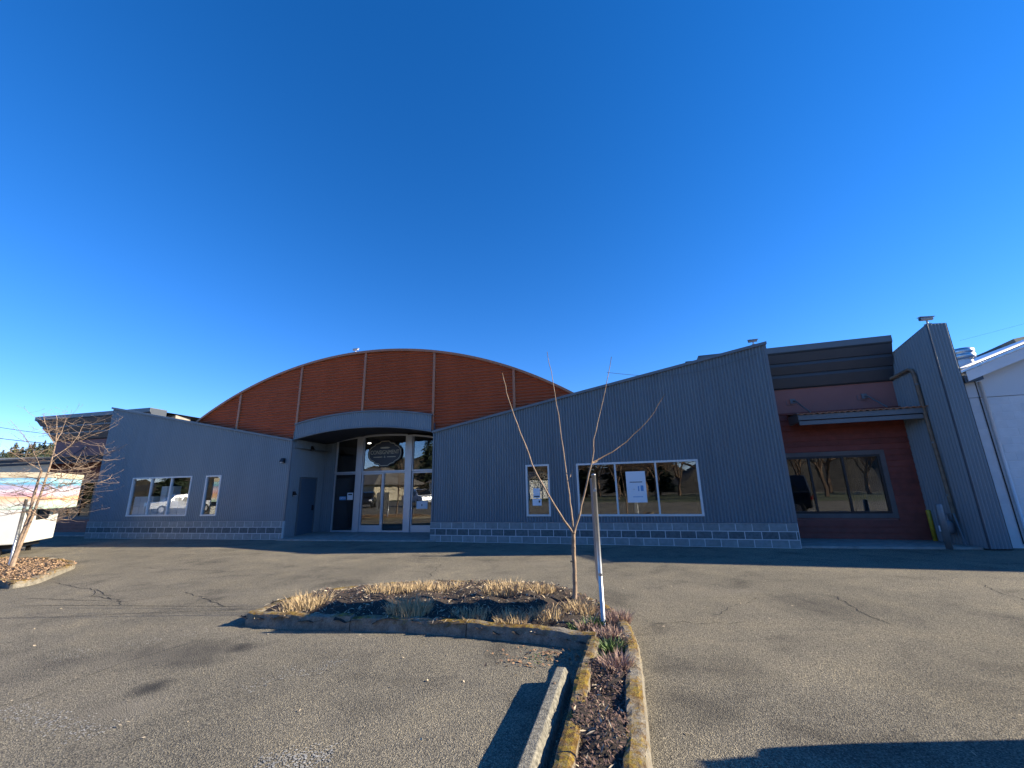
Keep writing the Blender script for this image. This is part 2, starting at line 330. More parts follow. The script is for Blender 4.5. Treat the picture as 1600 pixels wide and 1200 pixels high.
def window(F, u0, u1, z0, z1, mull, fmat='vinyl_white', w=.055, o=-.02, proud=.035, parent=store, name='window'):
    m = MB()
    m.fbox(F, u0, u1, z0, z0+w, o-.06, o+proud+.012); m.fbox(F, u0, u1, z1-w, z1, o-.06, o+proud)
    m.fbox(F, u0, u0+w, z0+w, z1-w, o-.06, o+proud); m.fbox(F, u1-w, u1, z0+w, z1-w, o-.06, o+proud)
    for x in mull: m.fbox(F, x-w*.45, x+w*.45, z0+w, z1-w, o-.055, o+proud-.006)
    W = m.build(name, fmat, parent)
    xs = [u0+w]+[q for x in mull for q in (x-w*.45, x+w*.45)]+[u1-w]
    for a, b in zip(xs[0::2], xs[1::2]):
        g = MB(); g.fbox(F, a-.004, b+.004, z0+w-.004, z1-w+.004, o-.030, o-.024); g.build('pane', 'glass', W)
    return W
def coping(F, ua, za, ub, zb, o, mat='slate_trim', parent=store, h=.07, t0=-.18, t1=.035, name='coping'):
    m = MB(); m.hexa([F.P(ua,za-h,t1),F.P(ub,zb-h,t1),F.P(ub,zb-h,t0),F.P(ua,za-h,t0),F.P(ua,za+.012,t1),F.P(ub,zb+.012,t1),F.P(ub,zb+.012,t0),F.P(ua,za+.012,t0)])
    return m.build(name, mat, parent)
def block_mesh(L, h, d, mat, nm):
    m = MB(); e = .006
    # chamfered front face (front = -Y), origin at the lower left front corner
    m.v += [(0,e,0),(L,e,0),(L,e,h),(0,e,h),(e,0,e),(L-e,0,e),(L-e,0,h-e),(e,0,h-e),(0,d,0),(L,d,0),(L,d,h),(0,d,h)]
    m.f += [(4,5,6,7),(0,1,5,4),(1,2,6,5),(2,3,7,6),(3,0,4,7),(0,3,11,8),(1,9,10,2),(3,2,10,11),(0,8,9,1)]
    return m.mesh(nm, mat)
def block_wall(F, u0, u1, z0, courses, ch, o, mats, parent, core='mortar', name='block_base', L=.40, j=.015, d=.09, capmat=None):
    m = MB(); m.fbox(F, u0+.004, u1-.004, z0, z0+courses*ch-.004, o-d-.05, o-.004); base = m.build(name, core, parent); cache = {}
    for r in range(courses):
        u = u0-(L/2 if r % 2 else 0)
        while u < u1-.03:
            a = max(u, u0); b = min(u+L, u1)-j
            if b-a > .04:
                key = (round(b-a, 3), mats[r % len(mats)])
                if key not in cache: cache[key] = block_mesh(b-a, ch-j, d, key[1], 'block')
                linkcopy('block', cache[key], base, F.P(a, z0+r*ch+j*.5, o+rng.normal(0, .0006)), F.ang)
            u += L
    return base

# --- the bigger wing with three-pane window
rL, rH0, rH1 = RWF.L, 3.67, 5.60
rtop = lambda u: rH0+(rH1-rH0)*u/rL
rw_h = [(3.35,4.13,.79,2.37), (4.98,8.47,.79,2.35)]
corrugated(RWF, 0.0, rL, .605, rtop, rw_h, o=-.03)
coping(RWF, -.02, rtop(0), rL+.03, rtop(rL), 0, t0=-.22)
window(RWF, *rw_h[0], [], o=-.045); wR = window(RWF, *rw_h[1], [6.15, 7.31], o=-.045)
mm = MB(); mm.fbox(RWF, 0, .06, .605, rtop(0)-.07, -.06, -.012); mm.build('corner_trim', 'slate_trim', store)
mm = MB(); mm.hexa([RWF.P(rL-.06,.605,-.01),RWF.P(rL+.012,.605,-.01),RWF.P(rL+.012,.605,-.08),RWF.P(rL-.06,.605,-.08),RWF.P(rL-.06,rtop(rL)-.08,-.01),RWF.P(rL+.012,rtop(rL)-.07,-.01),RWF.P(rL+.012,rtop(rL)-.07,-.08),RWF.P(rL-.06,rtop(rL)-.08,-.08)]); mm.build('corner_trim', 'slate_trim', store)
block_wall(RWF, 0, rL, 0, 3, .2035, .03, ['block_grey','block_split','block_grey'], store)
mm = MB(); mm.fbox(RWF, -.005, rL+.005, .6105, .628, -.06, .036); mm.build('base_ledge', 'slate_trim', store)
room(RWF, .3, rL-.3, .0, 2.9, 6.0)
# --- the other wing
lL, lH0, lH1 = LWF.L, 5.56, 3.66
ltop = lambda u: lH0+(lH1-lH0)*u/lL
lw_h = [(1.98,5.10,.855,2.41), (5.80,6.56,.85,2.40)]
corrugated(LWF, 0, lL, .655, ltop, lw_h, o=-.03, amp=.009)
coping(LWF, -.03, ltop(0), lL+.02, ltop(lL), 0, t0=-.22)
wL = window(LWF, *lw_h[0], [3.02, 4.06], o=-.045); window(LWF, *lw_h[1], [], o=-.045)
mm = MB(); mm.fbox(LWF, lL-.06, lL+.0, .655, ltop(lL)-.07, -.06, -.012); mm.build('corner_trim', 'slate_trim', store)
block_wall(LWF, 0, lL, 0, 3, .2185, .03, ['block_grey','block_split','block_grey'], store)
mm = MB(); mm.fbox(LWF, -.005, lL+.005, .6565, .672, -.06, .036); mm.build('base_ledge', 'slate_trim', store)
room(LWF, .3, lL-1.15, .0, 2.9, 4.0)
# wing bodies behind the fronts: outer end walls and roofs
mm = MB()
for F, L_, tp in ((RWF, rL, rtop), (LWF, lL, ltop)):
    P = F.P; mm.quad(P(0,tp(0)-.3,-.1),P(L_,tp(L_)-.3,-.1),P(L_,tp(L_)-.3,-9),P(0,tp(0)-.3,-9))
mm.build('wing_roof', 'dark_roof', store)
mm = MB(); P = RWF.P; mm.fbox(RWF, rL-.12, rL-.02, 0, rH1-.1, -4.0, -.06); P = LWF.P; mm.fbox(LWF, .02, .12, 0, lH0-.1, -4.0, -.06)
mm.build('end_wall', 'slate_trim', store)

# --- curved red front and barrel roof
UC, ZC, RR = 2.92, 6.98-15.0, 15.0
cF = CEN.shift(-.14)
def arch_half(z): return math.sqrt(max(0, RR*RR-(z-ZC)**2))
bat = [-2.93, 0.0, 2.92, 5.84, 8.87]; edges = [-6.6]+bat+[12.4]
for a, b in zip(edges[:-1], edges[1:]):
    m = MB(); zlo = 3.72 if (b <= 0.01 or a >= 5.8) else 4.05
    k0 = zlo; step = .110/8; zs = list(np.arange(zlo, 6.99, step))+[6.98]
    for z0, z1 in zip(zs[:-1], zs[1:]):
        h0, h1 = arch_half(z0), arch_half(min(z1, 6.979))
        l0, r0, l1, r1 = max(a, UC-h0), min(b, UC+h0), max(a, UC-h1), min(b, UC+h1)
        if r0-l0 < .005: continue
        if r1 < l1: l1 = r1 = (l1+r1)/2
        lap = lambda z: -.006*((z-3.7+.15*math.sin(a)) // 1.02 % 2)
        rib = lambda z: .028*math.sin(2*math.pi*z/.110+.5*math.sin(2*math.pi*z/.110))+lap(z); f0 = rib(z0); f1 = rib(z1)
        m.quad(cF.P(l0,z0,f0), cF.P(r0,z0,f0), cF.P(r1,z1,f1), cF.P(l1,z1,f1))
    m.build('metal_panel', 'rust_metal', store)
for u in bat:
    m = MB(); zt = ZC+math.sqrt(RR*RR-(u-UC)**2)-.01; zb = 4.28 if -.1 < u-.01 < 5.8 and u not in (0.0,) else 3.66
    if u == 2.92: zb = 4.55
    m.fbox(cF, u-.045, u+.045, zb, zt, -.02, .045); m.build('batten', 'brown_trim', store)
def arc_pts(u0, u1, n, uc, zc, r): return [(u0+(u1-u0)*i/n, zc+math.sqrt(r*r-(u0+(u1-u0)*i/n-uc)**2)) for i in range(n+1)]
m = MB(); ap = arc_pts(-6.2, 12.04, 72, UC, ZC, RR)
for (a, za), (b, zb) in zip(ap[:-1], ap[1:]):
    m.hexa([cF.P(a,za-.07,.09),cF.P(b,zb-.07,.09),cF.P(b,zb-.07,-.2),cF.P(a,za-.07,-.2),cF.P(a,za+.02,.09),cF.P(b,zb+.02,.09),cF.P(b,zb+.02,-.2),cF.P(a,za+.02,-.2)])
m.build('arch_flashing', 'brown_trim', store)
m = MB()
for (a, za), (b, zb) in zip(ap[:-1], ap[1:]): m.quad(cF.P(a,za-.02,-.15),cF.P(b,zb-.02,-.15),cF.P(b,zb-.02,-26),cF.P(a,za-.02,-26))
m.build('barrel_roof', 'dark_roof', store)
m = MB(); m.quad(CEN.P(-14,0,-24),CEN.P(22,0,-24),CEN.P(22,4.2,-24),CEN.P(-14,4.2,-24)); m.build('rear_wall', 'slate_trim', store)
# --- entrance canopy: a shallow arched band, barrel soffit
cR = (2.92**2+.31**2)/(2*.31)
def band(z_end): zc = z_end+.31-cR; return lambda u: zc+math.sqrt(cR*cR-(u-2.92)**2)
bt, bb = band(4.28), band(3.68)
corrugated(CEN, 0.03, 5.82, bb, bt, name='canopy_band', pitch=.085, amp=.010, o=-.045)
for f_, nm, h in ((bt, 'canopy_trim', .045), (bb, 'canopy_trim', .035)):
    m = MB(); up = np.linspace(0, 5.85, 41)
    for a, b in zip(up[:-1], up[1:]):
        m.hexa([CEN.P(a,f_(a)-h,-.005),CEN.P(b,f_(b)-h,-.005),CEN.P(b,f_(b)-h,-.12),CEN.P(a,f_(a)-h,-.12),CEN.P(a,f_(a)+.008,-.005),CEN.P(b,f_(b)+.008,-.005),CEN.P(b,f_(b)+.008,-.12),CEN.P(a,f_(a)+.008,-.12)])
    m.build(nm, 'slate_trim', store)
GLF = CEN.shift(-2.4)
m = MB(); up = np.linspace(-.5, 6.2, 41); sf = lambda u: bb(min(max(u, 0), 5.84))+.012
for a, b in zip(up[:-1], up[1:]): m.quad(CEN.P(a,sf(a),-.06),CEN.P(b,sf(b),-.06),CEN.P(b,sf(b)+.06,-2.6),CEN.P(a,sf(a)+.06,-2.6))
m.build('soffit', 'soffit', store)
# --- entrance recess: side walls, corrugated returns
K = np.array([-8.44,18.72,0]); SWF = Frame(LWF.P(lL-.02,0,-.05), K); 
corrugated(SWF, 0, SWF.L, .03, 3.98, o=0, pitch=.13, amp=.032)
RTF = Frame(K, GLF.P(.21,0)); corrugated(RTF, 0, RTF.L, .03, 4.05, o=0, pitch=.12, amp=.032)
gx0, gx1 = .21, 4.95
m = MB(); m.quad(GLF.P(gx1,0,0),GLF.P(gx1+.7,0,0),GLF.P(gx1+.7,4.05,0),GLF.P(gx1,4.05,0)); m.quad(GLF.P(gx1+.7,0,0),RWF.P(.02,0,-.05),RWF.P(.02,3.98,-.05),GLF.P(gx1+.7,4.05,0)); m.build('return_wall', 'slate_metal', store)
# side door in the recess
du0, _ = SWF.px(461, 836); du1, _ = SWF.px(485, 833)
du0, du1 = max(.45, du0), min(du1, SWF.L-.35)
m = MB(); m.fbox(SWF, du0-.06, du0, .05, 2.2, 0, .05); m.fbox(SWF, du1, du1+.06, .05, 2.2, 0, .05); m.fbox(SWF, du0-.06, du1+.06, 2.2, 2.27, 0, .05)
SD = m.build('door', 'slate_trim', store)
m = MB(); m.fbox(SWF, du0, du1, .06, 2.2, .0, .030); m.build('leaf', 'door_paint', SD)
m = MB(); m.fbox(SWF, du1-.16, du1-.07, .95, 1.15, .03, .075); m.build('handle', 'black_frame', SD)
# --- entrance glazing
zT = 2.42
gtop = lambda u: bb(min(max(u+.55, 0), 5.84))+.025
pil = [(1.28,1.55), (3.60,3.88)]
for a, b in pil: m = MB(); m.fbox(GLF, a, b, .05, gtop((a+b)/2)-.02, -.08, .07); m.build('mullion_post', 'silver_frame', store)
bays = [(gx0, 1.28), (1.55, 3.60), (3.88, gx1)]
EW = []
for a, b in bays:
    m = MB(); w = .05
    m.fbox(GLF, a, b, zT, zT+.07, -.06, .04); m.fbox(GLF, a, a+w, zT+.07, gtop(a)-.03, -.05, .03); m.fbox(GLF, b-w, b, zT+.07, gtop(b)-.03, -.05, .03)
    for x0, x1 in zip(np.linspace(a, b, 9)[:-1], np.linspace(a, b, 9)[1:]):
        m.hexa([GLF.P(x0,gtop(x0)-.06,.035),GLF.P(x1,gtop(x1)-.06,.035),GLF.P(x1,gtop(x1)-.06,-.05),GLF.P(x0,gtop(x0)-.06,-.05),GLF.P(x0,gtop(x0)+.01,.035),GLF.P(x1,gtop(x1)+.01,.035),GLF.P(x1,gtop(x1)+.01,-.05),GLF.P(x0,gtop(x0)+.01,-.05)])
    W = m.build('transom_window', 'silver_frame', store)
    g = MB(); g.prism([GLF.P(a+w-.004,zT+.06,-.01),GLF.P(b-w+.004,zT+.06,-.01)]+[GLF.P(x,gtop(x)-.05,-.01) for x in np.linspace(b-w+.004, a+w-.004, 9)], (-GLF.n*.006)); g.build('pane', 'glass', W)
def leaf_frame(u0, u1, name, bottom, w=.05, handle=None):
    m = MB(); z0, z1 = .05, zT-.01
    m.fbox(GLF, u0, u0+w, z0, z1, -.05, .02); m.fbox(GLF, u1-w, u1, z0, z1, -.05, .02); m.fbox(GLF, u0+w, u1-w, z1-w, z1, -.05, .02); m.fbox(GLF, u0+w, u1-w, z0, z0+bottom, -.05, .018)
    D = m.build(name, 'silver_frame', store)
    g = MB(); g.fbox(GLF, u0+w-.004, u1-w+.004, z0+bottom-.004, z1-w+.004, -.02, -.014); g.build('pane', 'glass', D)
    if handle is not None:
        h = MB(); h.tube([GLF.P(handle,.95,.02),GLF.P(handle,.95,.075),GLF.P(handle,1.25,.075),GLF.P(handle,1.25,.02)], .013, 8); h.build('handle', 'black_frame', D)
    return D
leaf_frame(gx0, 1.275, 'side_window', .06, .04)
leaf_frame(1.56, 2.575, 'door', .26, .065, 2.48); leaf_frame(2.585, 3.595, 'door', .06, .035); leaf_frame(3.885, 4.93, 'door', .26, .065, 3.99)
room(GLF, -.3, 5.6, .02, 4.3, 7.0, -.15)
m = MB(); m.prism([LWF.P(lL-.25,0,-.02), LWF.P(lL-.02,0,.25), RWF.P(.1,0,.12), RWF.P(.3,0,-.04), GLF.P(5.7,0,-.3), GLF.P(-.7,0,-.4)], (0,0,.045))
struct(m.build('entry_slab', 'concrete'))

# --- recess with lap siding beside the bigger wing, its cornice and tin canopy
def recess(F, ua, ub, wu0, wu1, nm_label, can_u0, can_u1, mull, cor_u0, cor_u1, rods, boards_to=3.72, flare=0.0, canmat='slate_trim'):
    m = MB()
    if wu1 > wu0:
        m.fbox(F, ua, wu0+.06, 0, 5.3, -.12, -.022); m.fbox(F, wu1-.06, ub, 0, 5.3, -.12, -.022); m.fbox(F, wu0+.06, wu1-.06, 0, .68, -.12, -.022); m.fbox(F, wu0+.06, wu1-.06, 2.46, 5.3, -.12, -.022)
    else: m.fbox(F, ua, ub, 0, 5.3, -.12, -.022)
    W = m.build('siding_wall', 'plum_panel', store)
    bh = .165; z = .06; cache = {}
    def bm(L):
        L = round(L, 3)
        if L not in cache:
            q = MB(); q.hexa([(0,-.036,0),(L,-.036,0),(L,.004,0),(0,.004,0),(0,-.008,bh+.012),(L,-.008,bh+.012),(L,.004,bh+.012),(0,.004,bh+.012)]); cache[L] = q.mesh('board', 'red_board')
        return cache[L]
    while z < boards_to-.1:
        if z+bh > .62 and z < 2.52 and wu1 > wu0: spans = [(ua, wu0), (wu1, ub)]
        else: spans = [(ua, ub)]
        for a, b in spans:
            if b-a > .05: linkcopy('board', bm(b-a), W, F.P(a, z, -.02), F.ang)
        z += bh
    z += .02
    for z2 in (z,):
        q = MB(); q.fbox(F, ua, ub, z2, z2+.05, -.03, .02); q.build('band_trim', 'red_board', store)
    if wu1 > wu0:
        q = MB(); t = .125
        q.fbox(F, wu0, wu1, .62, .62+t, -.03, .025); q.fbox(F, wu0, wu1, 2.52-t, 2.52, -.03, .025); q.fbox(F, wu0, wu0+t, .62+t, 2.52-t, -.03, .025); q.fbox(F, wu1-t, wu1, .62+t, 2.52-t, -.03, .025)
        q.build('window_surround', 'window_trim', store)
        window(F, wu0+t, wu1-t, .62+t, 2.52-t, mull, 'black_frame', .06, -.01, .02); room(F, ua+.1, ub-.1, 0, 2.9, 3.2, -.13)
    # cornice: fascia, then stepped underside back to the wall
    prof = [(-.3,5.78),(.47,5.78),(.47,5.60),(.43,5.56),(.34,5.30),(.30,5.29),(.30,5.20),(.20,4.96),(.16,4.95),(.16,4.86),(.06,4.56),(.0,4.52),(-.3,4.52)]
    q = MB(); n_ = len(prof); lu = [cor_u0+flare*(1-max(o_, 0)/.47) for o_, z_ in prof]; lu[0] = cor_u0
    q.v += [F.P(u_, z_, o_) for u_, (o_, z_) in zip(lu, prof)]+[F.P(cor_u1, z_, o_) for o_, z_ in prof]
    q.f += [tuple(range(n_)), tuple(range(2*n_-1, n_-1, -1))]+[((j+1) % n_, j, j+n_, (j+1) % n_+n_) for j in range(n_)]; q.build('cornice', 'cornice_paint', store)
    q = MB(); q.fbox(F, cor_u0-.01, cor_u1, 5.775, 5.80, -.3, .49); q.fbox(F, cor_u0-.01, cor_u1, 5.62, 5.79, .47, .485); q.build('cornice_cap', 'slate_trim', store)
    # tin canopy
    q = MB(); q.fbox(F, can_u0, can_u1, 3.40, 3.545, .86, .93); q.fbox(F, can_u0+.02, can_u1, 3.26, 3.375, .82, .895); q.fbox(F, can_u0, can_u0+.07, 3.36, 3.62, .0, .86)
    CN = q.build('tin_canopy', canmat, store)
    q = MB(); n = int((can_u1-can_u0)/.03)
    us = [can_u0-.02+(can_u1-can_u0+.02)*i/n for i in range(n+1)]; wv = lambda u: .016*math.sin(2*math.pi*u/.15)
    for a, b in zip(us[:-1], us[1:]):
        q.quad(F.P(a,3.575+wv(a),.985),F.P(b,3.575+wv(b),.985),F.P(b,3.70+wv(b),.0),F.P(a,3.70+wv(a),.0))
        q.quad(F.P(a,3.555+wv(a),.985),F.P(a,3.575+wv(a),.985),F.P(b,3.575+wv(b),.985),F.P(b,3.555+wv(b),.985))
        q.quad(F.P(a,3.562+wv(a),.98),F.P(a,3.69+wv(a),.0),F.P(b,3.69+wv(b),.0),F.P(b,3.562+wv(b),.98))
    q.build('corrugated_sheet', 'brown_trim', CN)
    q = MB(); q.quad(F.P(can_u0+.05,3.37,.84),F.P(can_u1,3.37,.84),F.P(can_u1,3.42,.0),F.P(can_u0+.05,3.42,.0)); q.build('canopy_soffit', 'soffit', CN)
    for r in rods:
        q = MB(); q.tube([F.P(r,4.13,.0),F.P(r+.05,4.12,.06),F.P(r+.22,3.66,.62)], .022, 6); q.fbox(F, r-.07, r+.07, 4.05, 4.2, -.005, .018); q.build('stay_rod', 'grey_pipe', CN)
        q = MB(); q.tube([F.P(r-.18,4.16,.02),F.P(r-.18,4.02,.02),F.P(r+.02,4.0,.02)], .008, 5); q.build('conduit', 'grey_pipe', CN)
recess(REC, -2.6, 3.05, -.62, 2.40, '', .17, 3.20, [.50, 1.36], -2.2, 3.04, [.38, 2.25])
LRF = LWF.shift(-1.9)
recess(LRF, -6.55, .3, -5.4, -2.9, '', -10.6, .2, [-4.6, -3.8], -7.55, .2, [-4.3], 3.5, 1.0, 'soffit')
m = MB(); m.prism([RWF.P(rL-.2,0,-.05), TSF.P(1.45,0,.02), TSF.P(.02,0,.06), REC.P(-2,0,-.05)], (0,0,.05)); struct(m.build('side_slab', 'concrete'))
m = MB(); m.fbox(LRF, -6.6, .1, 0, .05, -.05, 1.3); struct(m.build('side_slab', 'concrete'))
m = MB(); m.fbox(LRF, -6.55, -6.45, 0, 5.2, -9, -.13); m.quad(LRF.P(-7.4,5.7,.3),LRF.P(.2,5.7,.3),LRF.P(.2,5.7,-9),LRF.P(-7.4,5.7,-9)); m.quad(REC.P(-2.6,5.7,.3),REC.P(3.05,5.7,.3),REC.P(3.05,5.7,-9),REC.P(-2.6,5.7,-9)); m.build('flat_roof', 'dark_roof', store)

# --- end fin of the store (tall slanted wall with a narrow front)
TS2 = Frame(TSF.P(-3.0,0), TSF.P(TSF.L,0)); ftop = lambda u: 5.26+(u-3.0)*.255
corrugated(TS2, .0, TS2.L, .03, ftop, o=0, pitch=.095, amp=.02)
corrugated(TFF, 0, TFF.L, .03, lambda u: ftop(TS2.L)+.03*u, o=0, pitch=.085, amp=.012)
m = MB(); m.tube([TFF.P(.0,.03,0), TFF.P(.0,ftop(TS2.L),0)], .022, 6); m.build('corner_trim', 'cornice_paint', store)
TB = [TS2.P(0,0,0), TS2.P(TS2.L,0,0), TFF.P(TFF.L,0,0), tuple(np.array(TS2.P(0,0,0))+TFF.d*TFF.L)]
m = MB(); m.hexa([(p[0],p[1],ftop(u)-.02) for p, u in zip(TB, (0,TS2.L,TS2.L,0))]+[(p[0],p[1],ftop(u)+.025) for p, u in zip(TB, (0,TS2.L,TS2.L,0))]); m.build('coping', 'slate_trim', store)
m = MB(); m.quad((TB[2][0],TB[2][1],0),(TB[3][0],TB[3][1],0),(TB[3][0],TB[3][1],ftop(0)),(TB[2][0],TB[2][1],ftop(TS2.L))); m.build('end_wall', 'slate_trim', store)
# rain pipe on the fin
m = MB(); m.tube([TSF.P(.0,4.58,.08),TSF.P(.72,4.66,.08),TSF.P(.84,4.62,.08),TSF.P(.88,4.5,.08),TSF.P(.90,3.6,.08),TSF.P(.95,1.9,.08),TSF.P(.97,.6,.08)], .045, 10)
RP = m.build('rain_pipe', 'rusty_pipe', store, smooth=True)
for z in (4.2, 2.6, 1.25):
    m = MB(); m.lathe(TSF.P(.885+.03*(4.2-z)/1.6, z-.03, .08), [(.05,0),(.058,.005),(.058,.05),(.05,.055)], 12); m.build('pipe_bracket', 'grey_pipe', RP)

# ------------------------------------------------------------------ signs, papers, fixtures on the store
def text_mesh(name, body, size, F, u, z, o, mat, parent, shear=0.0, sx=1.0):
    cu = bpy.data.curves.new(name, 'FONT'); cu.body = body; cu.size = size; cu.align_x = 'CENTER'; cu.align_y = 'CENTER'; cu.extrude = .004; cu.shear = shear
    t = bpy.data.objects.new('tmp_text', cu); C.objects.link(t); dg = bpy.context.evaluated_depsgraph_get(); dg.update()
    me = bpy.data.meshes.new_from_object(t.evaluated_get(dg)); bpy.data.objects.remove(t); me.name = name; me.materials.clear(); me.materials.append(MT[mat])
    off = np.zeros(3); r = parent
    while r is not None: off = off+np.array(r.location); r = r.parent
    ob = bpy.data.objects.new(name, me); C.objects.link(ob); ob.parent = parent
    ob.location = tuple(np.array(F.P(u, z, o))-off); ob.rotation_euler = (math.pi/2, 0, F.ang); ob.scale = (sx, 1, 1); return ob
su, sz = GLF.px(602.5, 708.5); SGN = thing('hanging_sign', 'dark scalloped oval sign with gold lettering hung in the entrance glass', 'sign', GLF.P(su, sz-.55, .06))
def scallop(k, o):
    pts = []
    key = [(1.0,.05),(.97,.30),(.84,.52),(.64,.64),(.58,.78),(.36,.84),(.22,1.0),(0,1.0)]
    half = key+[(-x, y) for x, y in key[::-1][1:]]; full = half+[(x, -y) for x, y in half[::-1]]
    return [GLF.P(su+x*.80*k, sz+y*.56*(1-(1-k)*1.35), o) for x, y in full]
m = MB(); m.prism(scallop(1.0, .05), GLF.n*.02); m.build('board', 'sign_dark', SGN)
m = MB(); A_, B_ = scallop(.95, .073), scallop(.915, .073)
for i in range(len(A_)): j = (i+1) % len(A_); m.quad(A_[i], A_[j], B_[j], B_[i])
m.build('border_line', 'sign_gold', SGN)
text_mesh('lettering', 'CONSIGNMENT', .235, GLF, su, sz+.04, .074, 'sign_gold', SGN, sx=.80)
m = MB(); m.prism([GLF.P(su-.24,sz+.235,.072),GLF.P(su-.15,sz+.20,.072),GLF.P(su+.15,sz+.20,.072),GLF.P(su+.26,sz+.235,.072),GLF.P(su+.12,sz+.265,.072),GLF.P(su-.12,sz+.265,.072)], GLF.n*.004); m.build('ornament', 'sign_gold', SGN)
m = MB(); m.fbox(GLF, su-.52, su-.10, sz-.165, sz-.135, .071, .075); m.fbox(GLF, su+.12, su+.52, sz-.165, sz-.135, .071, .075); m.build('ornament', 'sign_gold', SGN)
text_mesh('lettering', '&', .13, GLF, su+.01, sz-.15, .074, 'sign_gold', SGN)
def paper(F, p0, p1, o, label, cat='paper', lines=(), name='paper_notice'):
    (a, zt), (b, zb) = F.px(*p0, o), F.px(*p1, o); a, b = min(a, b), max(a, b)
    t = thing(name, label, cat, F.P((a+b)/2, zb, o)); m = MB(); m.fbox(F, a, b, zb, zt, o, o+.003); m.build('sheet', 'paper', t)
    for (x0, x1, y0, y1, mt) in lines:
        q = MB(); q.fbox(F, a+(b-a)*x0, a+(b-a)*x1, zb+(zt-zb)*y0, zb+(zt-zb)*y1, o+.003, o+.005); q.build('print', mt, t)
    return t
paper(RWF, (977,737), (1012,785), -.06, 'large white poster taped inside the middle pane of the three-pane window', 'poster', [(.18,.82,.64,.665,'ink'),(.3,.8,.17,.19,'ink_blue'),(.58,.64,.36,.52,'ink_blue'),(.72,.86,.36,.54,'ink_blue'),(.32,.42,.40,.44,'vinyl_white')], 'poster')
paper(RWF, (833,763), (844,778), -.06, 'upper of two white notices in the narrow window', 'notice', [(.1,.9,.10,.22,'ink')])
paper(RWF, (832,779.5), (846.5,790), -.06, 'lower of two white notices in the narrow window', 'notice', [(.68,.85,.45,.75,'ink')])
paper(GLF, (543,770), (551,781), -.005, 'white notice on the entrance side window beside the open sign', 'notice', [(.15,.85,.66,.85,'ink')])
OS = thing('open_sign', 'small pale blue open sign on the entrance side window', 'sign', GLF.P(*[GLF.px(535.5,781)[0], GLF.px(535.5,781)[1], 0]))
ou, oz = GLF.px(535.5, 778.5); m = MB(); m.fbox(GLF, ou-.155, ou+.155, oz-.075, oz+.075, .0, .008); m.build('plate', 'ink_blue', OS); text_mesh('lettering', 'OPEN', .115, GLF, ou, oz, .012, 'paper', OS)
paper(GLF, (651,783), (668,795), .005, 'white notice with a dark mark on the far entrance door', 'notice', [(.45,.53,.35,.6,'ink')])
def sec_cam(loc, ang, label, s=1.0, mat='camera_grey'):
    t = thing('security_camera', label, 'camera', loc, ang, 'security cameras on the roof edges'); q = MB(); q.tube([(0,0,-.02),(0,0,.10*s)], .02*s, 8); q.box(-.05*s,.05*s,-.05*s,.05*s,-.02,.008)
    o = q.mesh('bracket', mat); b = bpy.data.objects.new('bracket', o); C.objects.link(b); b.parent = t
    q = MB(); q.tube([(-.15*s,0,.13*s),(.13*s,0,.145*s)], .045*s, 10); q.box(-.17*s,.17*s,-.05*s,.05*s,.175*s,.19*s); b = bpy.data.objects.new('housing', q.mesh('housing', mat)); C.objects.link(b); b.parent = t
    q = MB(); q.lathe((0,0,0), [(.032*s,0),(.032*s,.012)], 10); b = bpy.data.objects.new('lens', q.mesh('lens', 'lens_black')); C.objects.link(b); b.parent = t; b.location = (-.162*s,0,.13*s); b.rotation_euler = (0, math.pi/2, 0)
sec_cam(TFF.P(.12, ftop(TS2.L)+.05, -.1), TFF.ang, 'security camera on top of the tall end fin', 1.1)
sec_cam(RWF.P(rL-.28, rtop(rL-.28)+.035, -.08), RWF.ang, 'security camera at the high corner of the three-pane wing', .8)
au = 2.42; sec_cam(cF.P(au, ZC+math.sqrt(RR*RR-(au-UC)**2)+.045, .0), cF.ang, 'white security camera on the curved red roof edge', .75, 'vinyl_white')
def wall_lamp(F, x, y, label, mat='black_frame'):
    u, z = F.px(x, y); t = thing('wall_lamp', label, 'lamp', F.P(u, z-.09, 0)); q = MB(); q.fbox(F, u-.07, u+.07, z-.09, z+.09, -.01, .03); q.build('back_plate', mat, t)
    q = MB(); q.hexa([F.P(u-.08,z-.05,.14),F.P(u+.08,z-.05,.14),F.P(u+.08,z-.05,.03),F.P(u-.08,z-.05,.03),F.P(u-.06,z+.10,.06),F.P(u+.06,z+.10,.06),F.P(u+.06,z+.10,.03),F.P(u-.06,z+.10,.03)]); q.build('hood', mat, t)
    q = MB(); q.fbox(F, u-.05, u+.05, z-.075, z-.051, .04, .12); q.build('lens', 'vinyl_white', t)
wall_lamp(LWF, 443, 720, 'small dark wall lamp near the low end of the two-window wing'); wall_lamp(SWF, 486, 701, 'dark wall lamp high above the recessed side door')
wall_lamp(SWF, 457.5, 772, 'dark intercom box beside the recessed side door')
LB = thing('shop_lamp', 'lit round ceiling lamp seen through the entrance transom', 'lamp', GLF.P(.75,3.86,-1.6), 0, 'lit ceiling lamps inside the entrance')
q = MB(); q.lathe((0,0,0), [(.07,0),(.075,.02),(.05,.05)], 14); b_ = bpy.data.objects.new('diffuser', q.mesh('diffuser', 'lamp_glow')); C.objects.link(b_); b_.parent = LB
LB['label'] = 'lit ceiling lamp nearer the glass inside the entrance transom'; L2 = copy_tree(LB); L2['label'] = 'lit ceiling lamp deeper inside the entrance transom'; L2.location = GLF.P(.55,3.80,-2.6)
cart = MB(); cart.box(0,.31,0,.30,0,.385); cme = cart.mesh('white_carton', 'carton'); tape = MB(); tape.box(.13,.18,-.003,.301,.0,.387); tme = tape.mesh('tape', 'paper')
stacks = [(2.10,2),(2.44,2),(2.78,2),(3.12,1),(3.46,3),(3.80,3),(4.12,2),(4.46,1),(4.78,1)]
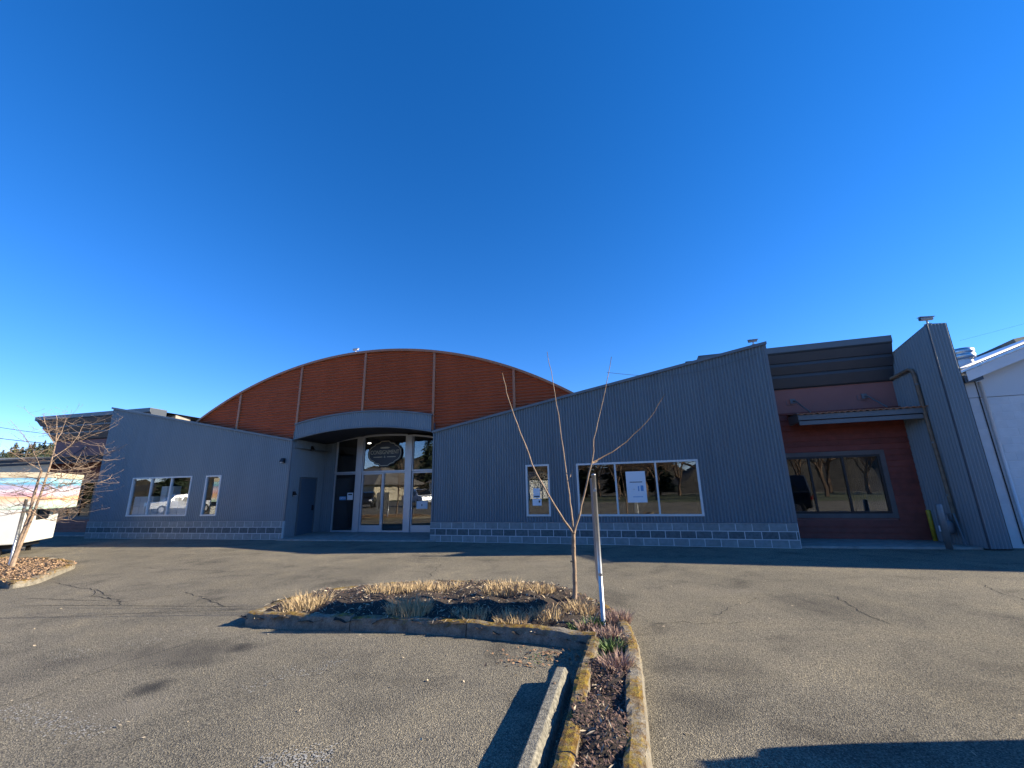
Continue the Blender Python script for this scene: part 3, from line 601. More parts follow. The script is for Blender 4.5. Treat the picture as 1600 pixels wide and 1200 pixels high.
ordn = ['first','second','third','fourth','fifth','sixth','seventh','eighth','ninth']
for i, (u, n) in enumerate(stacks):
    for k in range(n):
        o = bpy.data.objects.new('white_carton', cme); C.objects.link(o); o.location = LWF.P(u, .86+k*.392, -.15); o.rotation_euler = (0,0,LWF.ang+rng.normal(0,.03))
        tag(o, 'white carton %s %s stack from the left behind the window' % (('at the bottom of the' if k == 0 else ('second up in the' if k == 1 else 'third up in the')), ordn[i]), 'carton', 'white cartons stacked behind the window')
q = MB(); q.fbox(LWF, 1.9, 5.2, .80, .855, -1.1, -.11); q.fbox(LWF, 1.95, 2.03, 0, .80, -1.05, -.2); q.fbox(LWF, 5.05, 5.13, 0, .80, -1.05, -.2); tag(q.build('display_bench', 'room_floor', loc=LWF.P(3.5,0,-.6)), 'dark bench behind the window carrying white cartons', 'bench')
ex = thing('glow_panel', 'small glowing green panel inside the leftmost window pane', 'sign', LWF.P(3.1,2.0,-4.0)); q = MB(); q.fbox(LWF, 2.95, 3.30, 2.0, 2.16, -4.04, -4.0); q.build('panel', 'green_glow', ex)  # pale green glowing panel added deep behind the pane
# gas meter, bollards
def pgx(F, x, y): return F.px(x, y)
GMt = thing('gas_meter', 'grey gas meter with pipes at the foot of the rain pipe', 'gas meter', TSF.P(.95,0,.25))
q = MB(); q.lathe(TSF.P(.92,.30,.27), [(.05,0),(.12,.02),(.14,.1),(.14,.24),(.11,.33),(.04,.36)], 16); q.build('meter_body', 'grey_pipe', GMt, smooth=True)
q = MB(); q.tube([TSF.P(.70,.05,.25),TSF.P(.70,.72,.25),TSF.P(.86,.74,.26),TSF.P(.89,.62,.27)], .025, 8); q.tube([TSF.P(.98,.62,.27),TSF.P(1.02,.80,.27),TSF.P(1.12,.80,.2),TSF.P(1.14,.05,.12)], .025, 8); q.build('pipe', 'grey_pipe', GMt, smooth=True)
q = MB(); q.lathe(TSF.P(.80,.64,.25), [(.03,0),(.085,.05),(.09,.09),(.04,.12),(.03,.16)], 14); q.build('regulator', 'camera_grey', GMt, smooth=True)
q = MB(); q.fbox(TSF, .86, .98, .36, .50, .40, .425); q.build('dial', 'paper', GMt)
def bollard(base, top, r, mat, label, nm):
    q = MB(); q.lathe((0,0,0), [(r,0),(r,top-.03),(r*.8,top-.008),(r*.3,top)], 16); o = q.build(nm, mat, smooth=True); o.location = tuple(base); tag(o, label, 'bollard')
bollard(G(1462,845,.05), .80, .05, 'yellow_paint', 'yellow steel bollard in front of the dark red siding', 'bollard')
bollard(G(1484,858,.05), 1.02, .065, 'grey_pipe', 'dark grey bollard guarding the gas meter', 'bollard')
hv = at_depth(267, 655, 21.5); HV = thing('roof_unit', 'tan air handling unit on the roof behind the two-window wing', 'roof unit', (hv[0], 21.5, 3.6))
q = MB(); q.box(hv[0]-.65, hv[0]+.65, 21.0, 22.0, 3.6, hv[2]+.12); q.build('cabinet', 'tan_unit', HV, bevel=.02); q = MB(); q.box(hv[0]-.85, hv[0]-.66, 21.1, 21.9, 3.9, hv[2]+.22); q.build('hood', 'dark_roof', HV)

# ------------------------------------------------------------------ white building beside the store
a_ = math.radians(-16); wd = np.array([math.cos(a_), math.sin(a_), 0]); wn_ = np.array([-math.sin(a_), math.cos(a_), 0])
T2 = G(1584,860); WA = T2+wn_*.4+wd*.45; WF = Frame(WA, WA+wd*6.0); WSF = Frame(WA+wn_*8, WA)
WB = thing('white_building', 'white painted block building with metal roof beside the tall end fin', 'building', (float(WA[0]), float(WA[1]), 0))
bw = block_wall(WF, -.8, 2.4, 0, 18, .205, .0, ['white_block'], WB, core='white_block', name='block_wall', j=.005)
q = MB(); q.fbox(WF, 2.4, 24, 0, 3.7, -.15, -.01); q.build('wall', 'white_sheet', WB)
ez = 4.26; zs_ = lambda u: min(ez+.385*u, 6.3)
q = MB(); q.prism([WF.P(24,3.70,.012),WF.P(24,6.3,.012),WF.P(5.1,zs_(5.1),.012),WF.P(0,ez,.012),WF.P(-.8,ez-.1,.012),WF.P(-.8,3.70,.012)], -WF.n*.1); q.build('gable_sheet', 'white_sheet', WB)
q = MB()
for (o0, o1, d0, d1, mt) in ((.22,.30,-.05,.214,'white_metal'),):
    q.hexa([WF.P(-.28,ez-.12+d0,o1),WF.P(5.2,zs_(5.2)+d0,o1),WF.P(5.2,zs_(5.2)+d0,o0),WF.P(-.28,ez-.12+d0,o0),WF.P(-.28,ez-.12+d1,o1),WF.P(5.2,zs_(5.2)+d1,o1),WF.P(5.2,zs_(5.2)+d1,o0),WF.P(-.28,ez-.12+d1,o0)])
RFW = q.build('roof', 'white_metal', WB)
q = MB(); q.hexa([WF.P(-.4,ez+.06,.33),WF.P(5.2,zs_(5.2)+.22,.33),WF.P(5.2,zs_(5.2)+.22,-8),WF.P(-.4,ez+.06,-8),WF.P(-.4,ez+.10,.33),WF.P(5.2,zs_(5.2)+.26,.33),WF.P(5.2,zs_(5.2)+.26,-8),WF.P(-.4,ez+.10,-8)]); q.fbox(WF, 5.2, 24, 6.3, 6.5, -8, .2); q.build('roof_sheet', 'galv', RFW)
q = MB(); q.tube([WF.P(-.42,ez+.15,.36), WF.P(5.2,zs_(5.2)+.31,.36)], .04, 8); q.build('edge_roll', 'white_metal', RFW, smooth=True)
q = MB(); q.hexa([WF.P(-.34,ez-.20,.28),WF.P(.05,ez-.14,.28),WF.P(.05,ez-.14,-3),WF.P(-.34,ez-.20,-3),WF.P(-.34,ez-.03,.28),WF.P(.05,ez+.0,.28),WF.P(.05,ez+.0,-3),WF.P(-.34,ez-.03,-3)]); q.build('eave_box', 'cornice_paint', RFW)
q = MB(); q.tube([WF.P(.10,4.1,.05),WF.P(.10,.1,.05)], .035, 8); q.build('corner_pipe', 'white_metal', WB, smooth=True)
q = MB(); q.tube([WF.P(.02,4.15,.012),WF.P(.02,.1,.012)], .013, 6); q.build('conduit', 'black_frame', WB)
vp = at_depth(1507, 566, 13.5); VT = thing('roof_vent', 'shiny metal cap vent on the white building roof', 'vent', (vp[0], 13.5, vp[2]-.35))
q = MB(); q.lathe((vp[0],13.5,vp[2]-.4), [(.26,0),(.22,.45),(.20,.5)], 18); q.build('base', 'white_metal', VT, smooth=True); q = MB(); q.lathe((vp[0],13.5,vp[2]+.08), [(.27,0),(.31,.05),(.31,.16),(.29,.18),(.31,.2),(.31,.32),(.27,.37),(.1,.40)], 22); q.build('cap', 'galv', VT, smooth=True)

# hill beyond
m = MB(); hill = [(1440,620),(1500,575),(1528,556),(1545,548),(1560,540),(1575,532),(1590,529),(1605,529),(1640,534),(1700,548),(1800,580),(1900,640)]
hp = [at_depth(x, y, 900) for x, y in hill]
for k in range(len(hp)-1):
    for r in range(6):
        f0, f1 = 1-r/6, 1-(r+1)/6; a, b = hp[k], hp[k+1]; sw = lambda p, f, r_: (p[0]*(1+(f-1)*.12), 900-170*(1-f)*1.2+18*math.sin(p[0]*.02+r_*2), max(0, p[2]*f)-(2 if f == 0 else 0))
        m.quad(sw(a,f1,r+1), sw(b,f1,r+1), sw(b,f0,r), sw(a,f0,r))
struct(m.build('hill', 'hill_wood', smooth=True))

# ------------------------------------------------------------------ planting islands
def sweep_kerb(path, w, h, root, seg_len=1.6, side=1, mat='kerb_concrete', closed_gap=.012, z0=-.02):
    """path = outer top edge line (x,y); the kerb lies on its `side`; built as cast segments with open joints"""
    P_ = [np.array(p[:2], float) for p in path]; dense = []
    for a, b in zip(P_[:-1], P_[1:]):
        n = max(1, int(np.linalg.norm(b-a)/.10))
        dense += [a+(b-a)*k/n for k in range(n)]
    dense.append(P_[-1])
    for _ in range(5): dense = [dense[0]]+[(dense[i-1]+2*dense[i]+dense[i+1])/4 for i in range(1, len(dense)-1)]+[dense[-1]]
    cum = [0]
    for a, b in zip(dense[:-1], dense[1:]): cum.append(cum[-1]+np.linalg.norm(b-a))
    nseg = max(1, round(cum[-1]/seg_len)); Ls = cum[-1]/nseg
    prof = [(0,z0),(.006,h*.55),(.022,h*.93),(.05,h),(w-.04,h+.003),(w-.012,h*.95),(w,h*.7),(w,z0)]
    D_ = np.array(dense); cum = np.array(cum)
    at = lambda q: np.array([np.interp(q, cum, D_[:,0]), np.interp(q, cum, D_[:,1])])
    for s_ in range(nseg):
        q0, q1 = s_*Ls+closed_gap*.5, (s_+1)*Ls-closed_gap*.5; ids = np.linspace(q0, q1, max(4, int(Ls/.05)))
        m = MB(); n = len(prof); jz = rng.normal(0,.004); ph = rng.uniform(0, 6)
        for q_ in ids:
            t = at(min(q_+.08, cum[-1]))-at(max(q_-.08, 0)); t = t/np.linalg.norm(t); nn = np.array([-t[1], t[0]])*side; base = at(q_)
            wob = .006*math.sin(q_*7+ph)+.004*math.sin(q_*19+ph*2)
            for (o_, z_) in prof:
                jit = rng.normal(0, .0025)+wob*.5 if 0 < z_ else 0
                m.v.append((base[0]+nn[0]*(o_+jit), base[1]+nn[1]*(o_+jit), z_+(jz+wob+rng.normal(0, .0025) if z_ > .05 else 0)))
        for k in range(len(ids)-1):
            for j in range(n-1):
                a = k*n+j; m.f.append((a, a+1, a+1+n, a+n) if side < 0 else (a, a+n, a+1+n, a+1))
        m.f.append(tuple(range(n))); m.f.append(tuple(range((len(ids)-1)*n+n-1, (len(ids)-1)*n-1, -1)))
        m.build('kerb_segment', mat, root, smooth=False)
def kerb_root(): 
    o = bpy.data.objects.new('kerb', None); C.objects.link(o); return struct(o)
KR = kerb_root()
front = [G(384,958,.15), G(432,962,.15), G(540,964.5,.15), G(640,967,.15), G(760,975,.15), G(860,984,.15), G(905,990,.15), (0.80,4.78)]
innerL = [(0.72,4.80), G(897,1045,.15), G(880,1120,.15), G(855,1200,.15), (-.08,1.9), (-.45,.5), (-.8,-1.0)]
backe = [G(386,956,.15), G(400,948,.15), G(440,934,.15), G(520,917,.15), G(600,908.5,.15), G(690,904.5,.15), G(780,905,.15), G(850,910,.15), G(900,921,.15), G(945,939,.15), G(978,960,.15), G(994,985,.15), G(1001,1010,.15), G(1007,1060,.15), G(1013,1120,.15), G(1019,1200,.15), (.42,1.9), (.05,.5), (-.3,-1.0)]
sweep_kerb(front, .15, .15, KR, 1.5, side=1); sweep_kerb(innerL, .14, .145, KR, 1.9, side=1); sweep_kerb(backe, .15, .14, KR, 1.7, side=-1)
# soil bed inside (front line, back line) as a lumpy sheet
def inside(pt, poly):
    x, y = pt; c = False; n = len(poly); j = n-1
    for i in range(n):
        xi, yi = poly[i][0], poly[i][1]; xj, yj = poly[j][0], poly[j][1]
        if (yi > y) != (yj > y) and x < (xj-xi)*(y-yi)/(yj-yi)+xi: c = not c
        j = i
    return c
bed = [tuple(p[:2]) for p in front[:-1]]+[(.80,4.86)]+[tuple(np.array(p[:2])+np.array([.06,0])) for p in innerL[1:]]+[tuple(np.array(p[:2])-np.array([.06,0])) for p in backe[::-1][:9]]+[tuple(np.array(p[:2])+np.array([-.04,-.06])) for p in backe[::-1][9:]]
def lump(x, y): return .105+.03*math.sin(x*2.3+1)*math.cos(y*1.9)+.018*math.sin(x*9.1+y*5)+.012*math.sin(x*17-y*13)
def moundz(x, y):
    z = lump(x, y)
    if y > 5: z += .10*math.exp(-((x+.9)/1.9)**2-((y-6.6)/.75)**2)
    return z
m = MB(); st = .07; idx = {}
xs = np.arange(-3.7, 1.5, st); ys = np.arange(-1, 7.9, st)
def vid(i, j):
    if (i, j) not in idx: idx[(i, j)] = len(m.v); x, y = xs[i], ys[j]; m.v.append((x, y, moundz(x, y)+rng.normal(0, .008)))
    return idx[(i, j)]
for i in range(len(xs)-1):
    for j in range(len(ys)-1):
        if inside((xs[i]+st/2, ys[j]+st/2), bed): m.f.append((vid(i,j), vid(i+1,j), vid(i+1,j+1), vid(i,j+1)))
struct(m.build('planting_bed', 'soil', smooth=True))
def scatter(n, region, mat, name, smin, smax, zf, label, cat, flat=.5, asp=2.5):
    m = MB(); cnt = 0
    while cnt < n:
        x, y = region(); 
        if x is None: continue
        s_ = rng.uniform(smin, smax); an = rng.uniform(0, 6.28); tl = rng.normal(0, flat); z = zf(x, y)+rng.uniform(.002, .02)
        a = np.array([math.cos(an), math.sin(an), tl])*s_*.5; b = np.array([-math.sin(an), math.cos(an), rng.normal(0, flat)])*s_*.5/asp; c = np.array([x, y, z])
        mid = c+np.array([0,0,s_*.12]); m.poly([c-a, c-b*.9+np.array([0,0,s_*.06]), c+a, c+b]); cnt += 1
    o = m.build(name, mat); stuff(o); return tag(o, label, cat)
def in_bed():
    x = rng.uniform(-3.6, 1.4); y = rng.uniform(1.5, 7.7) if rng.random() < .75 else rng.uniform(4.9, 7.6)
    if rng.random() < .45: y = rng.uniform(1.9, 4.9); x = rng.uniform(-.1, 1.2)
    return (x, y) if inside((x, y), bed) else (None, None)
scatter(9000, in_bed, 'chip', 'bark_mulch', .012, .04, moundz, 'dark bark mulch covering the central planting island', 'mulch')
scatter(2600, lambda: (lambda p_: p_ if p_[0] is not None and (p_[1] > 4.7 or rng.random() < .12) else (None, None))(in_bed()), 'pale_leaf', 'straw_litter', .02, .08, moundz, 'pale straw litter strewn over the central planting island', 'litter', .4, 6)
def near_corner():
    x = .52+rng.normal(0, .33); y = 4.62+rng.normal(0, .17)
    return (x, y) if (not inside((x, y), bed)) and x < .70 and y < 4.82-.24*(x-.7)*1.0 and not (.2 < x < .52 and y < 4.42) else (None, None)
scatter(190, near_corner, 'dead_leaf', 'dead_leaves', .02, .05, lambda x, y: .0, 'brown dead leaves gathered in the corner of the kerbs', 'leaves', .35, 1.6)
def on_lot():
    x = rng.uniform(-7, 6); y = rng.uniform(2.9, 8.5)
    return (x, y) if not inside((x, y), bed) else (None, None)
scatter(150, on_lot, 'pale_leaf', 'scattered_litter', .012, .04, lambda x, y: .0, 'tiny pale leaf bits scattered over the asphalt', 'litter', .25, 2)
# clipped dry grass clumps
def clump(x, y, r, h, n, mat, label, group, lean=.35, name='grass_clump', z=None, w=.0035):
    z0 = moundz(x, y) if z is None else z; m = MB()
    for _ in range(n):
        rr = r*math.sqrt(rng.random()); a = rng.uniform(0, 6.28); bx, by = x+rr*math.cos(a), y+rr*math.sin(a)
        hh = h*rng.uniform(.35, 1.05); ld = np.array([math.cos(a), math.sin(a), 0])*rr/r*lean*hh+np.array([rng.normal(0,.30), rng.normal(0,.30), 0])*hh
        t = rng.uniform(0, 6.28); wv = np.array([math.cos(t), math.sin(t), 0])*w*rng.uniform(.7, 1.6); p0 = np.array([bx, by, z0-.02]); p1 = p0+ld*.4+np.array([0,0,hh*.6]); p2 = p0+ld*1.1+np.array([0,0,hh])
        i = len(m.v); m.v += [tuple(p0-wv), tuple(p0+wv), tuple(p1+wv*.8), tuple(p1-wv*.8), tuple(p2)]; m.f += [(i,i+1,i+2,i+3), (i+3,i+2,i+4)]
    o = m.build(name, mat, loc=(x, y, z0)); return tag(o, label, 'grass' if mat != 'weed_green' else 'weed', group)
GR = 'clipped dry grass clumps on the island'
cl = [(482,938,.30,.17,620,'widest straw clump at the pointed end of the island'), (455,945,.16,.10,220,'low straw clump at the very tip of the island'), (600,922,.26,.14,480,'straw clump on the back edge of the island near its pointed end'),
      (650,919,.22,.15,420,'straw clump beside the back kerb left of the middle'), (695,916,.26,.14,480,'straw clump at the middle of the back kerb'), (640,948,.27,.20,560,'grey straw clump lying in the sign shadow'),
      (790,922,.34,.14,620,'broad straw clump on the back edge towards the sapling'), (845,921,.22,.11,340,'straw clump just left of the sapling'), (735,952,.24,.15,300,'thin straw clump in the middle of the shaded soil'),
      (800,958,.20,.15,330,'straw clump along the front kerb'), (855,950,.22,.12,260,'sparse straw clump in front of the sapling'), (905,942,.20,.14,300,'reddish straw clump at the foot of the sapling')]
for (px_, py_, r, h, n, lb) in cl:
    g = G(px_, py_, .2); clump(g[0], g[1], r, h, n, 'straw', lb, GR)
sp = [(962,962,.17,.13,420,'straw_pink','pinkish stubble clump just right of the sign post'), (950,985,.15,.10,240,'straw_pink','pinkish stubble clump below the sign post'), (962,1032,.13,.15,420,'straw_pink','pinkish stubble clump in the narrow soil strip'), (915,972,.15,.08,200,'straw_pink','thin stubble clump left of the sign post')]
for (px_, py_, r, h, n, mt, lb) in sp:
    g = G(px_, py_, .16); clump(g[0], g[1], r, h, n, mt, lb, 'stubble clumps by the sign post', .5)
for (px_, py_, r, h, n, lb) in [(955,1003,.12,.09,380,'bright green weed in the soil strip below the sign post'), (925,967,.13,.07,240,'low green weed left of the sign post'), (948,1020,.09,.06,200,'small green weed above the narrow strip of soil'), (905,972,.12,.05,160,'small green weed near the kerb corner')]:
    g = G(px_, py_, .16); clump(g[0], g[1], r, h, n, 'weed_green', lb, 'green weeds on the island', .9, 'weed', None, .006)
for (px_, py_, lb) in [(900,1205,'thin straw tuft at the bottom of the narrow soil strip')]:
    g = G(px_, py_, .16); clump(g[0], g[1]-.1, .10, .10, 45, 'straw', lb, GR, .8)
g = G(868,1032); clump(g[0]-.12, g[1]+.05, .12, .035, 200, 'weed_green', 'low moss weed at the end of the wheel stop', 'green weeds on the island', .8, 'weed', 0.0, .006)
# wheel stop
ws = thing('wheel_stop', 'weathered concrete wheel stop lying beside the mossy kerb', 'wheel stop', (.17,3.35,0))
aL, aR = np.array([.30,4.12]), np.array([.455,4.05]); bL, bR = np.array([-.33,1.72]), np.array([-.175,1.69])
m = MB(); prof = [(0,.0),(.012,.07),(.045,.135),(.115,.137),(.150,.07),(.162,.0)]
ddir = (bL-aL)/np.linalg.norm(bL-aL); side_ = np.array([-ddir[1], ddir[0]])
steps = 40; n = len(prof)
for k in range(steps+1):
    t = k/steps; c = aL+(bL-aL)*t; tap = 1.0 if 0 < k < steps else .93
    for (o_, z_) in prof:
        q_ = c+side_*o_; m.v.append((q_[0]+rng.normal(0,.0006), q_[1]+(0 if z_ == 0 or 0 < k < steps else (-.02 if k == 0 else .02)), z_*tap+(rng.normal(0,.0008) if z_ else 0)))
for k in range(steps):
    for j in range(n-1): a = k*n+j; m.f.append((a, a+1, a+1+n, a+n))
m.f.append(tuple(range(n-1, -1, -1))); m.f.append(tuple(range(steps*n, steps*n+n)))
m.build('concrete_bar', 'wheelstop_concrete', ws, bevel=.006)
for t in (.15, .85):
    c = aL+(bL-aL)*t+side_*.08; q = MB(); q.lathe((c[0],c[1],.128), [(.012,0),(.012,.014),(.006,.016)], 8); q.build('steel_pin', 'rusty_pipe', ws)
# sapling with long whips
def px_tube(pts, Y, r0, r1, seg=7, dy=0.0):
    out = []
    n = len(pts)
    for k, p in enumerate(pts): out.append(at_depth(p[0], p[1], Y+dy*k/(n-1)))
    fine = []
    for k in range(n-1):
        for s_ in range(4): fine.append(out[k]+(out[k+1]-out[k])*s_/4)
    fine.append(out[-1])
    for _ in range(2): fine = [fine[0]]+[(fine[i-1]+2*fine[i]+fine[i+1])/4 for i in range(1, len(fine)-1)]+[fine[-1]]
    fine = [f+(np.array([rng.normal(0,.004), rng.normal(0,.004), 0]) if 0 < i < len(fine)-1 else 0) for i, f in enumerate(fine)]
    N_ = len(fine); return fine, [r0+(r1-r0)*(i/(N_-1))**.8 for i in range(N_)]
tb = G(898,930,.2); SY = tb[1]; SAP = thing('sapling', 'young bare tree with four long upright whips on the planting island', 'tree', (float(tb[0]), float(SY), .12))
Z5 = lambda x, y: (660+x/2.58, 540+y/2.58)
f_, r_ = px_tube([(898,936),(898,900),(897,870),(896,845),(896,832)], SY, .032, .027, 9); f_[0][2] -= .05; m = MB(); m.tube(f_, r_, 9); 
for z_, s_ in ((.35,1),(.62,-1),(.8,1)): m.lathe((tb[0]+.028*s_, SY-.015, z_), [(.004,0),(.016,.012),(.004,.026)], 7)
m.build('trunk', 'bark_pale', SAP, smooth=True)
whips = [([(896,834),Z5(560,690),Z5(460,520),Z5(395,350),Z5(345,215),Z5(322,110)], -.25, .017, .005), ([(896,834),Z5(600,660),Z5(585,550),Z5(560,370),Z5(535,190),Z5(503,25)], .3, .017, .004),
         ([(897,834),Z5(640,650),Z5(685,470),Z5(690,380),Z5(725,240),Z5(762,45)], -.1, .018, .004)]
for pts, dy, r0, r1 in whips: f_, r_ = px_tube(pts, SY, r0, r1, 7, dy); m = MB(); m.tube(f_, r_, 7); m.build('branch', 'bark_pale', SAP, smooth=True)
f_, r_ = px_tube([Z5(684,472),Z5(712,458),Z5(780,420),Z5(830,380),Z5(920,290),Z5(978,195)], SY-.04, .012, .004, 6, .35); m = MB(); m.tube(f_, r_, 6); m.build('branch', 'bark', SAP, smooth=True)
for pts in ([Z5(688,474),Z5(705,468),Z5(711,452)], [Z5(586,548),Z5(597,525),Z5(604,504)]):
    f_, r_ = px_tube(pts, SY-.02, .009, .005, 6, .05); m = MB(); m.tube(f_, r_, 6); m.build('twig', 'bark_pale', SAP, smooth=True)
# sign posts, their plates seen edge-on
def sign_post(base, top, ang, w, zb, label):
    t = thing('sign_post', label, 'sign', base, ang); z1 = top-base[2]
    q = MB(); q.tube([(0,0,-.1),(0,0,z1)], .026, 12); q.lathe((0,0,z1-.002), [(.028,0),(.026,.012),(.01,.02)], 12); b = bpy.data.objects.new('post', q.mesh('post', 'post_metal', smooth=True)); C.objects.link(b); b.parent = t
    q = MB(); q.box(.03, .03+w, -.012, .012, zb, z1-.03); b = bpy.data.objects.new('panel', q.mesh('panel', 'sign_back')); C.objects.link(b); b.parent = t
    q = MB(); q.tube([(w+.02,0,zb-.02),(w+.02,0,z1-.02)], .012, 8); b = bpy.data.objects.new('edge_bar', q.mesh('edge_bar', 'post_metal', smooth=True)); C.objects.link(b); b.parent = t
    for zz in (zb+.15, z1-.2):
        q = MB(); q.box(-.034,.06,-.02,.02,zz,zz+.03); b = bpy.data.objects.new('clamp', q.mesh('clamp', 'galv')); C.objects.link(b); b.parent = t
    return t
pb = G(942,962,.18); pb[2] = .14
sign_post(pb, 1.77, math.atan2(pb[1], pb[0])+math.radians(3.6), .66, .32, 'edge-on metal sign on a grey post in the central planting island')
lb_ = G(15,881,.12); lb_[2] = .06
sign_post(lb_, 1.62, math.atan2(lb_[1], lb_[0])+math.radians(-2.5), .70, .45, 'edge-on metal sign on a post beside the twiggy tree')

# ------------------------------------------------------------------ the other island with the twiggy tree
KR2 = kerb_root()
li = [(-12.6,7.9), G(0,905,.12), G(14,911,.12), G(60,903,.12), G(100,887,.12), G(121,879.5,.12), G(116,876,.12), G(96,872.5,.12), G(60,870,.12), (-14.2,12.1), (-17.0,12.4)]
sweep_kerb(li, .15, .12, KR2, 1.3, side=1)
li2 = [(-12.6,7.9),(-15.5,9.2),(-17.0,12.4)]
bed2 = [tuple(p[:2]) for p in li]+[(-15.5,9.2)]
m = MB(); cpt = np.mean(np.array(bed2), 0); m.poly([(cpt[0]+(p[0]-cpt[0])*.985, cpt[1]+(p[1]-cpt[1])*.985, .10) for p in bed2]); struct(m.build('planting_bed', 'soil'))
def in_bed2():
    x = rng.uniform(-16, -9); y = rng.uniform(8, 12.3); return (x, y) if inside((x, y), bed2) else (None, None)
scatter(12000, in_bed2, 'tan_chip', 'wood_chips', .02, .055, lambda x, y: .10, 'tan wood chips around the twiggy tree', 'wood chips', .5, 1.8)
Z1 = lambda x, y: (x/4.615, 640+y/4.615)
t2 = G(16,884,.12); TY = t2[1]; TT = thing('bare_tree', 'twiggy leafless tree with two stems on the far left island', 'tree', (float(t2[0]), float(TY), .08))
def twigs(m, f_, r_, n, L, depth=1, up=.25):
    for _ in range(n):
        i = int(rng.integers(int(len(f_)*.25), len(f_))); p = np.array(f_[i]); an = rng.uniform(0, 6.28); d = np.array([math.cos(an), math.sin(an)*.8, rng.normal(up, .35)]); d /= np.linalg.norm(d)
        l = L*rng.uniform(.4, 1.1); q1 = p+d*l*.5; d2 = d+np.array([0,0,.25]); q2 = q1+d2*l*.5; r0 = min(r_[i]*.75, .008)
        pts = [p, p+d*l*.25, q1, (q1+q2)/2+rng.normal(0,.01,3), q2]; rr = [r0, r0*.85, r0*.7, r0*.6, .003]; m.tube(pts, rr, 4, False)
        if depth > 0: twigs(m, pts, rr, 3, L*.5, depth-1, up)
stems = [([Z1(85,1120),Z1(160,900),Z1(215,740),Z1(260,560),Z1(300,440)], .045, .022, .0), ([Z1(92,1115),Z1(190,870),Z1(250,730),Z1(310,560),Z1(370,380),Z1(400,250),Z1(410,150),Z1(405,40)], .040, .006, .15)]
for pts, r0, r1, dy in stems:
    f_, r_ = px_tube(pts, TY, r0, r1, 8, dy); f_[0][2] -= .06; m = MB(); m.tube(f_, r_, 8); m.build('trunk', 'bark_pale', TT, smooth=True)
brs = [([(300,440),(200,380),(100,320),(0,265)],-.5), ([(300,440),(240,300),(170,180),(75,75)],.2), ([(370,380),(470,300),(560,220),(700,170),(800,90)],-.4), ([(385,340),(500,270),(560,200),(610,90)],.4), ([(330,470),(480,440),(640,380),(740,330),(840,290),(915,250)],-.6),
       ([(310,540),(520,530),(700,530),(790,500),(810,465)],.5), ([(270,650),(400,640),(520,655),(620,645)],-.3), ([(250,700),(400,740),(550,745)],.3), ([(240,760),(360,770),(450,720),(530,700)],-.2), ([(350,430),(480,440),(620,430),(720,380)],.6),
       ([(290,590),(420,560),(560,520),(640,470)],-.7), ([(300,560),(420,500),(520,440),(600,290)],.2), ([(260,600),(160,560),(60,540),(-40,520)],-.3), ([(230,690),(120,690),(20,720)],.3), ([(215,740),(120,740),(30,760)],-.5), ([(280,500),(180,480),(60,480)],.5), ([(240,640),(130,600),(20,600)],.1), ([(405,230),(450,150),(480,60)],.2), ([(400,260),(340,150),(310,30)],-.2), ([(225,730),(330,800),(430,790),(510,795)],.4), ([(300,520),(440,600),(560,560),(640,560)],-.5), ([(260,640),(380,590),(500,590),(600,580)],.2)]
for pts, dy in brs:
    f_, r_ = px_tube([Z1(*p) for p in pts], TY, .011, .0035, 6, dy); m = MB(); m.tube(f_, r_, 6); twigs(m, f_, r_, 10, .6); m.build('branch', 'bark_pale', TT, smooth=True)

# ------------------------------------------------------------------ left background: lorry, storage box, roofs, wood, wires
def wheel_at(parent, c, ax, r, w):
    ax = np.array(ax); q = MB(); c = np.array(c); q.tube([c-ax*w*.5, c-ax*w*.42, c+ax*w*.42, c+ax*w*.5], [r*.9, r, r, r*.9], 20); W = q.build('wheel', 'tyre', parent, smooth=False)
    q = MB(); q.tube([c-ax*(w*.5+.01), c+ax*(w*.5+.01)], r*.58, 14); q.build('rim', 'rim', W); return W
cA = G(82,738,2.42); cB = G(0,738,2.42); cdir = (cA-cB)/np.linalg.norm(cA-cB); CL = 8.2; CF = Frame(cA-cdir*CL, cA); CU = lambda x, y: CF.px(x, y)
CMP = thing('camper_trailer', 'white camper trailer with swooping sunset-coloured graphics at the left edge', 'camper', CF.P(CL*.5, 0))
ov = CU(37, 800)[0]; zo = CU(72, 795)[1]
q = MB(); q.fbox(CF, 0, ov, .34, zo, -2.3, 0); q.build('lower_body', 'vinyl_white', CMP, bevel=.03)
q = MB(); q.fbox(CF, 0, CL, zo+.002, 2.26, -2.3, .004); q.build('graphic_side', 'mural', CMP); q = MB(); q.fbox(CF, -.02, CL+.02, 2.262, 2.42, -2.32, .02); q.build('roof_rail', 'cream', CMP)
q = MB(); q.fbox(CF, .3, ov-.2, .2, .335, -2.0, -.3); q.build('chassis', 'black_frame', CMP)
for u in (2.6, 3.5): wheel_at(CMP, CF.P(u,.36,-.12), CF.n, .36, .22); wheel_at(CMP, CF.P(u,.36,-2.15), CF.n, .36, .22)
for o_ in (-.3, -2.0): q = MB(); q.fbox(CF, ov-.5, ov-.4, 0, .34, o_-.1, o_); q.build('landing_leg', 'black_frame', CMP)
q = MB(); q.fbox(CF, ov+.05, CL-.55, zo-.32, zo-.004, -1.5, -.8); q.build('hitch_box', 'black_frame', CMP)
q = MB(); q.fbox(CF, ov-2.4, ov-1.8, .5, zo-.1, .002, .02); q.build('hatch', 'paper', CMP)
fb = at_depth(0,716,46); fb2 = at_depth(110,719,46); FB = thing('far_building', 'cream flat-roofed building behind the canopy at far left', 'building', (float(fb[0])-4, 46, 0)); q = MB(); q.box(fb[0]-22, fb2[0]+3, 46, 58, 0, fb[2]-.7); q.build('wall', 'cream', FB); q = MB(); q.box(fb[0]-22.4, fb2[0]+3.4, 45.6, 58.4, fb[2]-.7, fb[2]); q.build('roof', 'cream', FB)
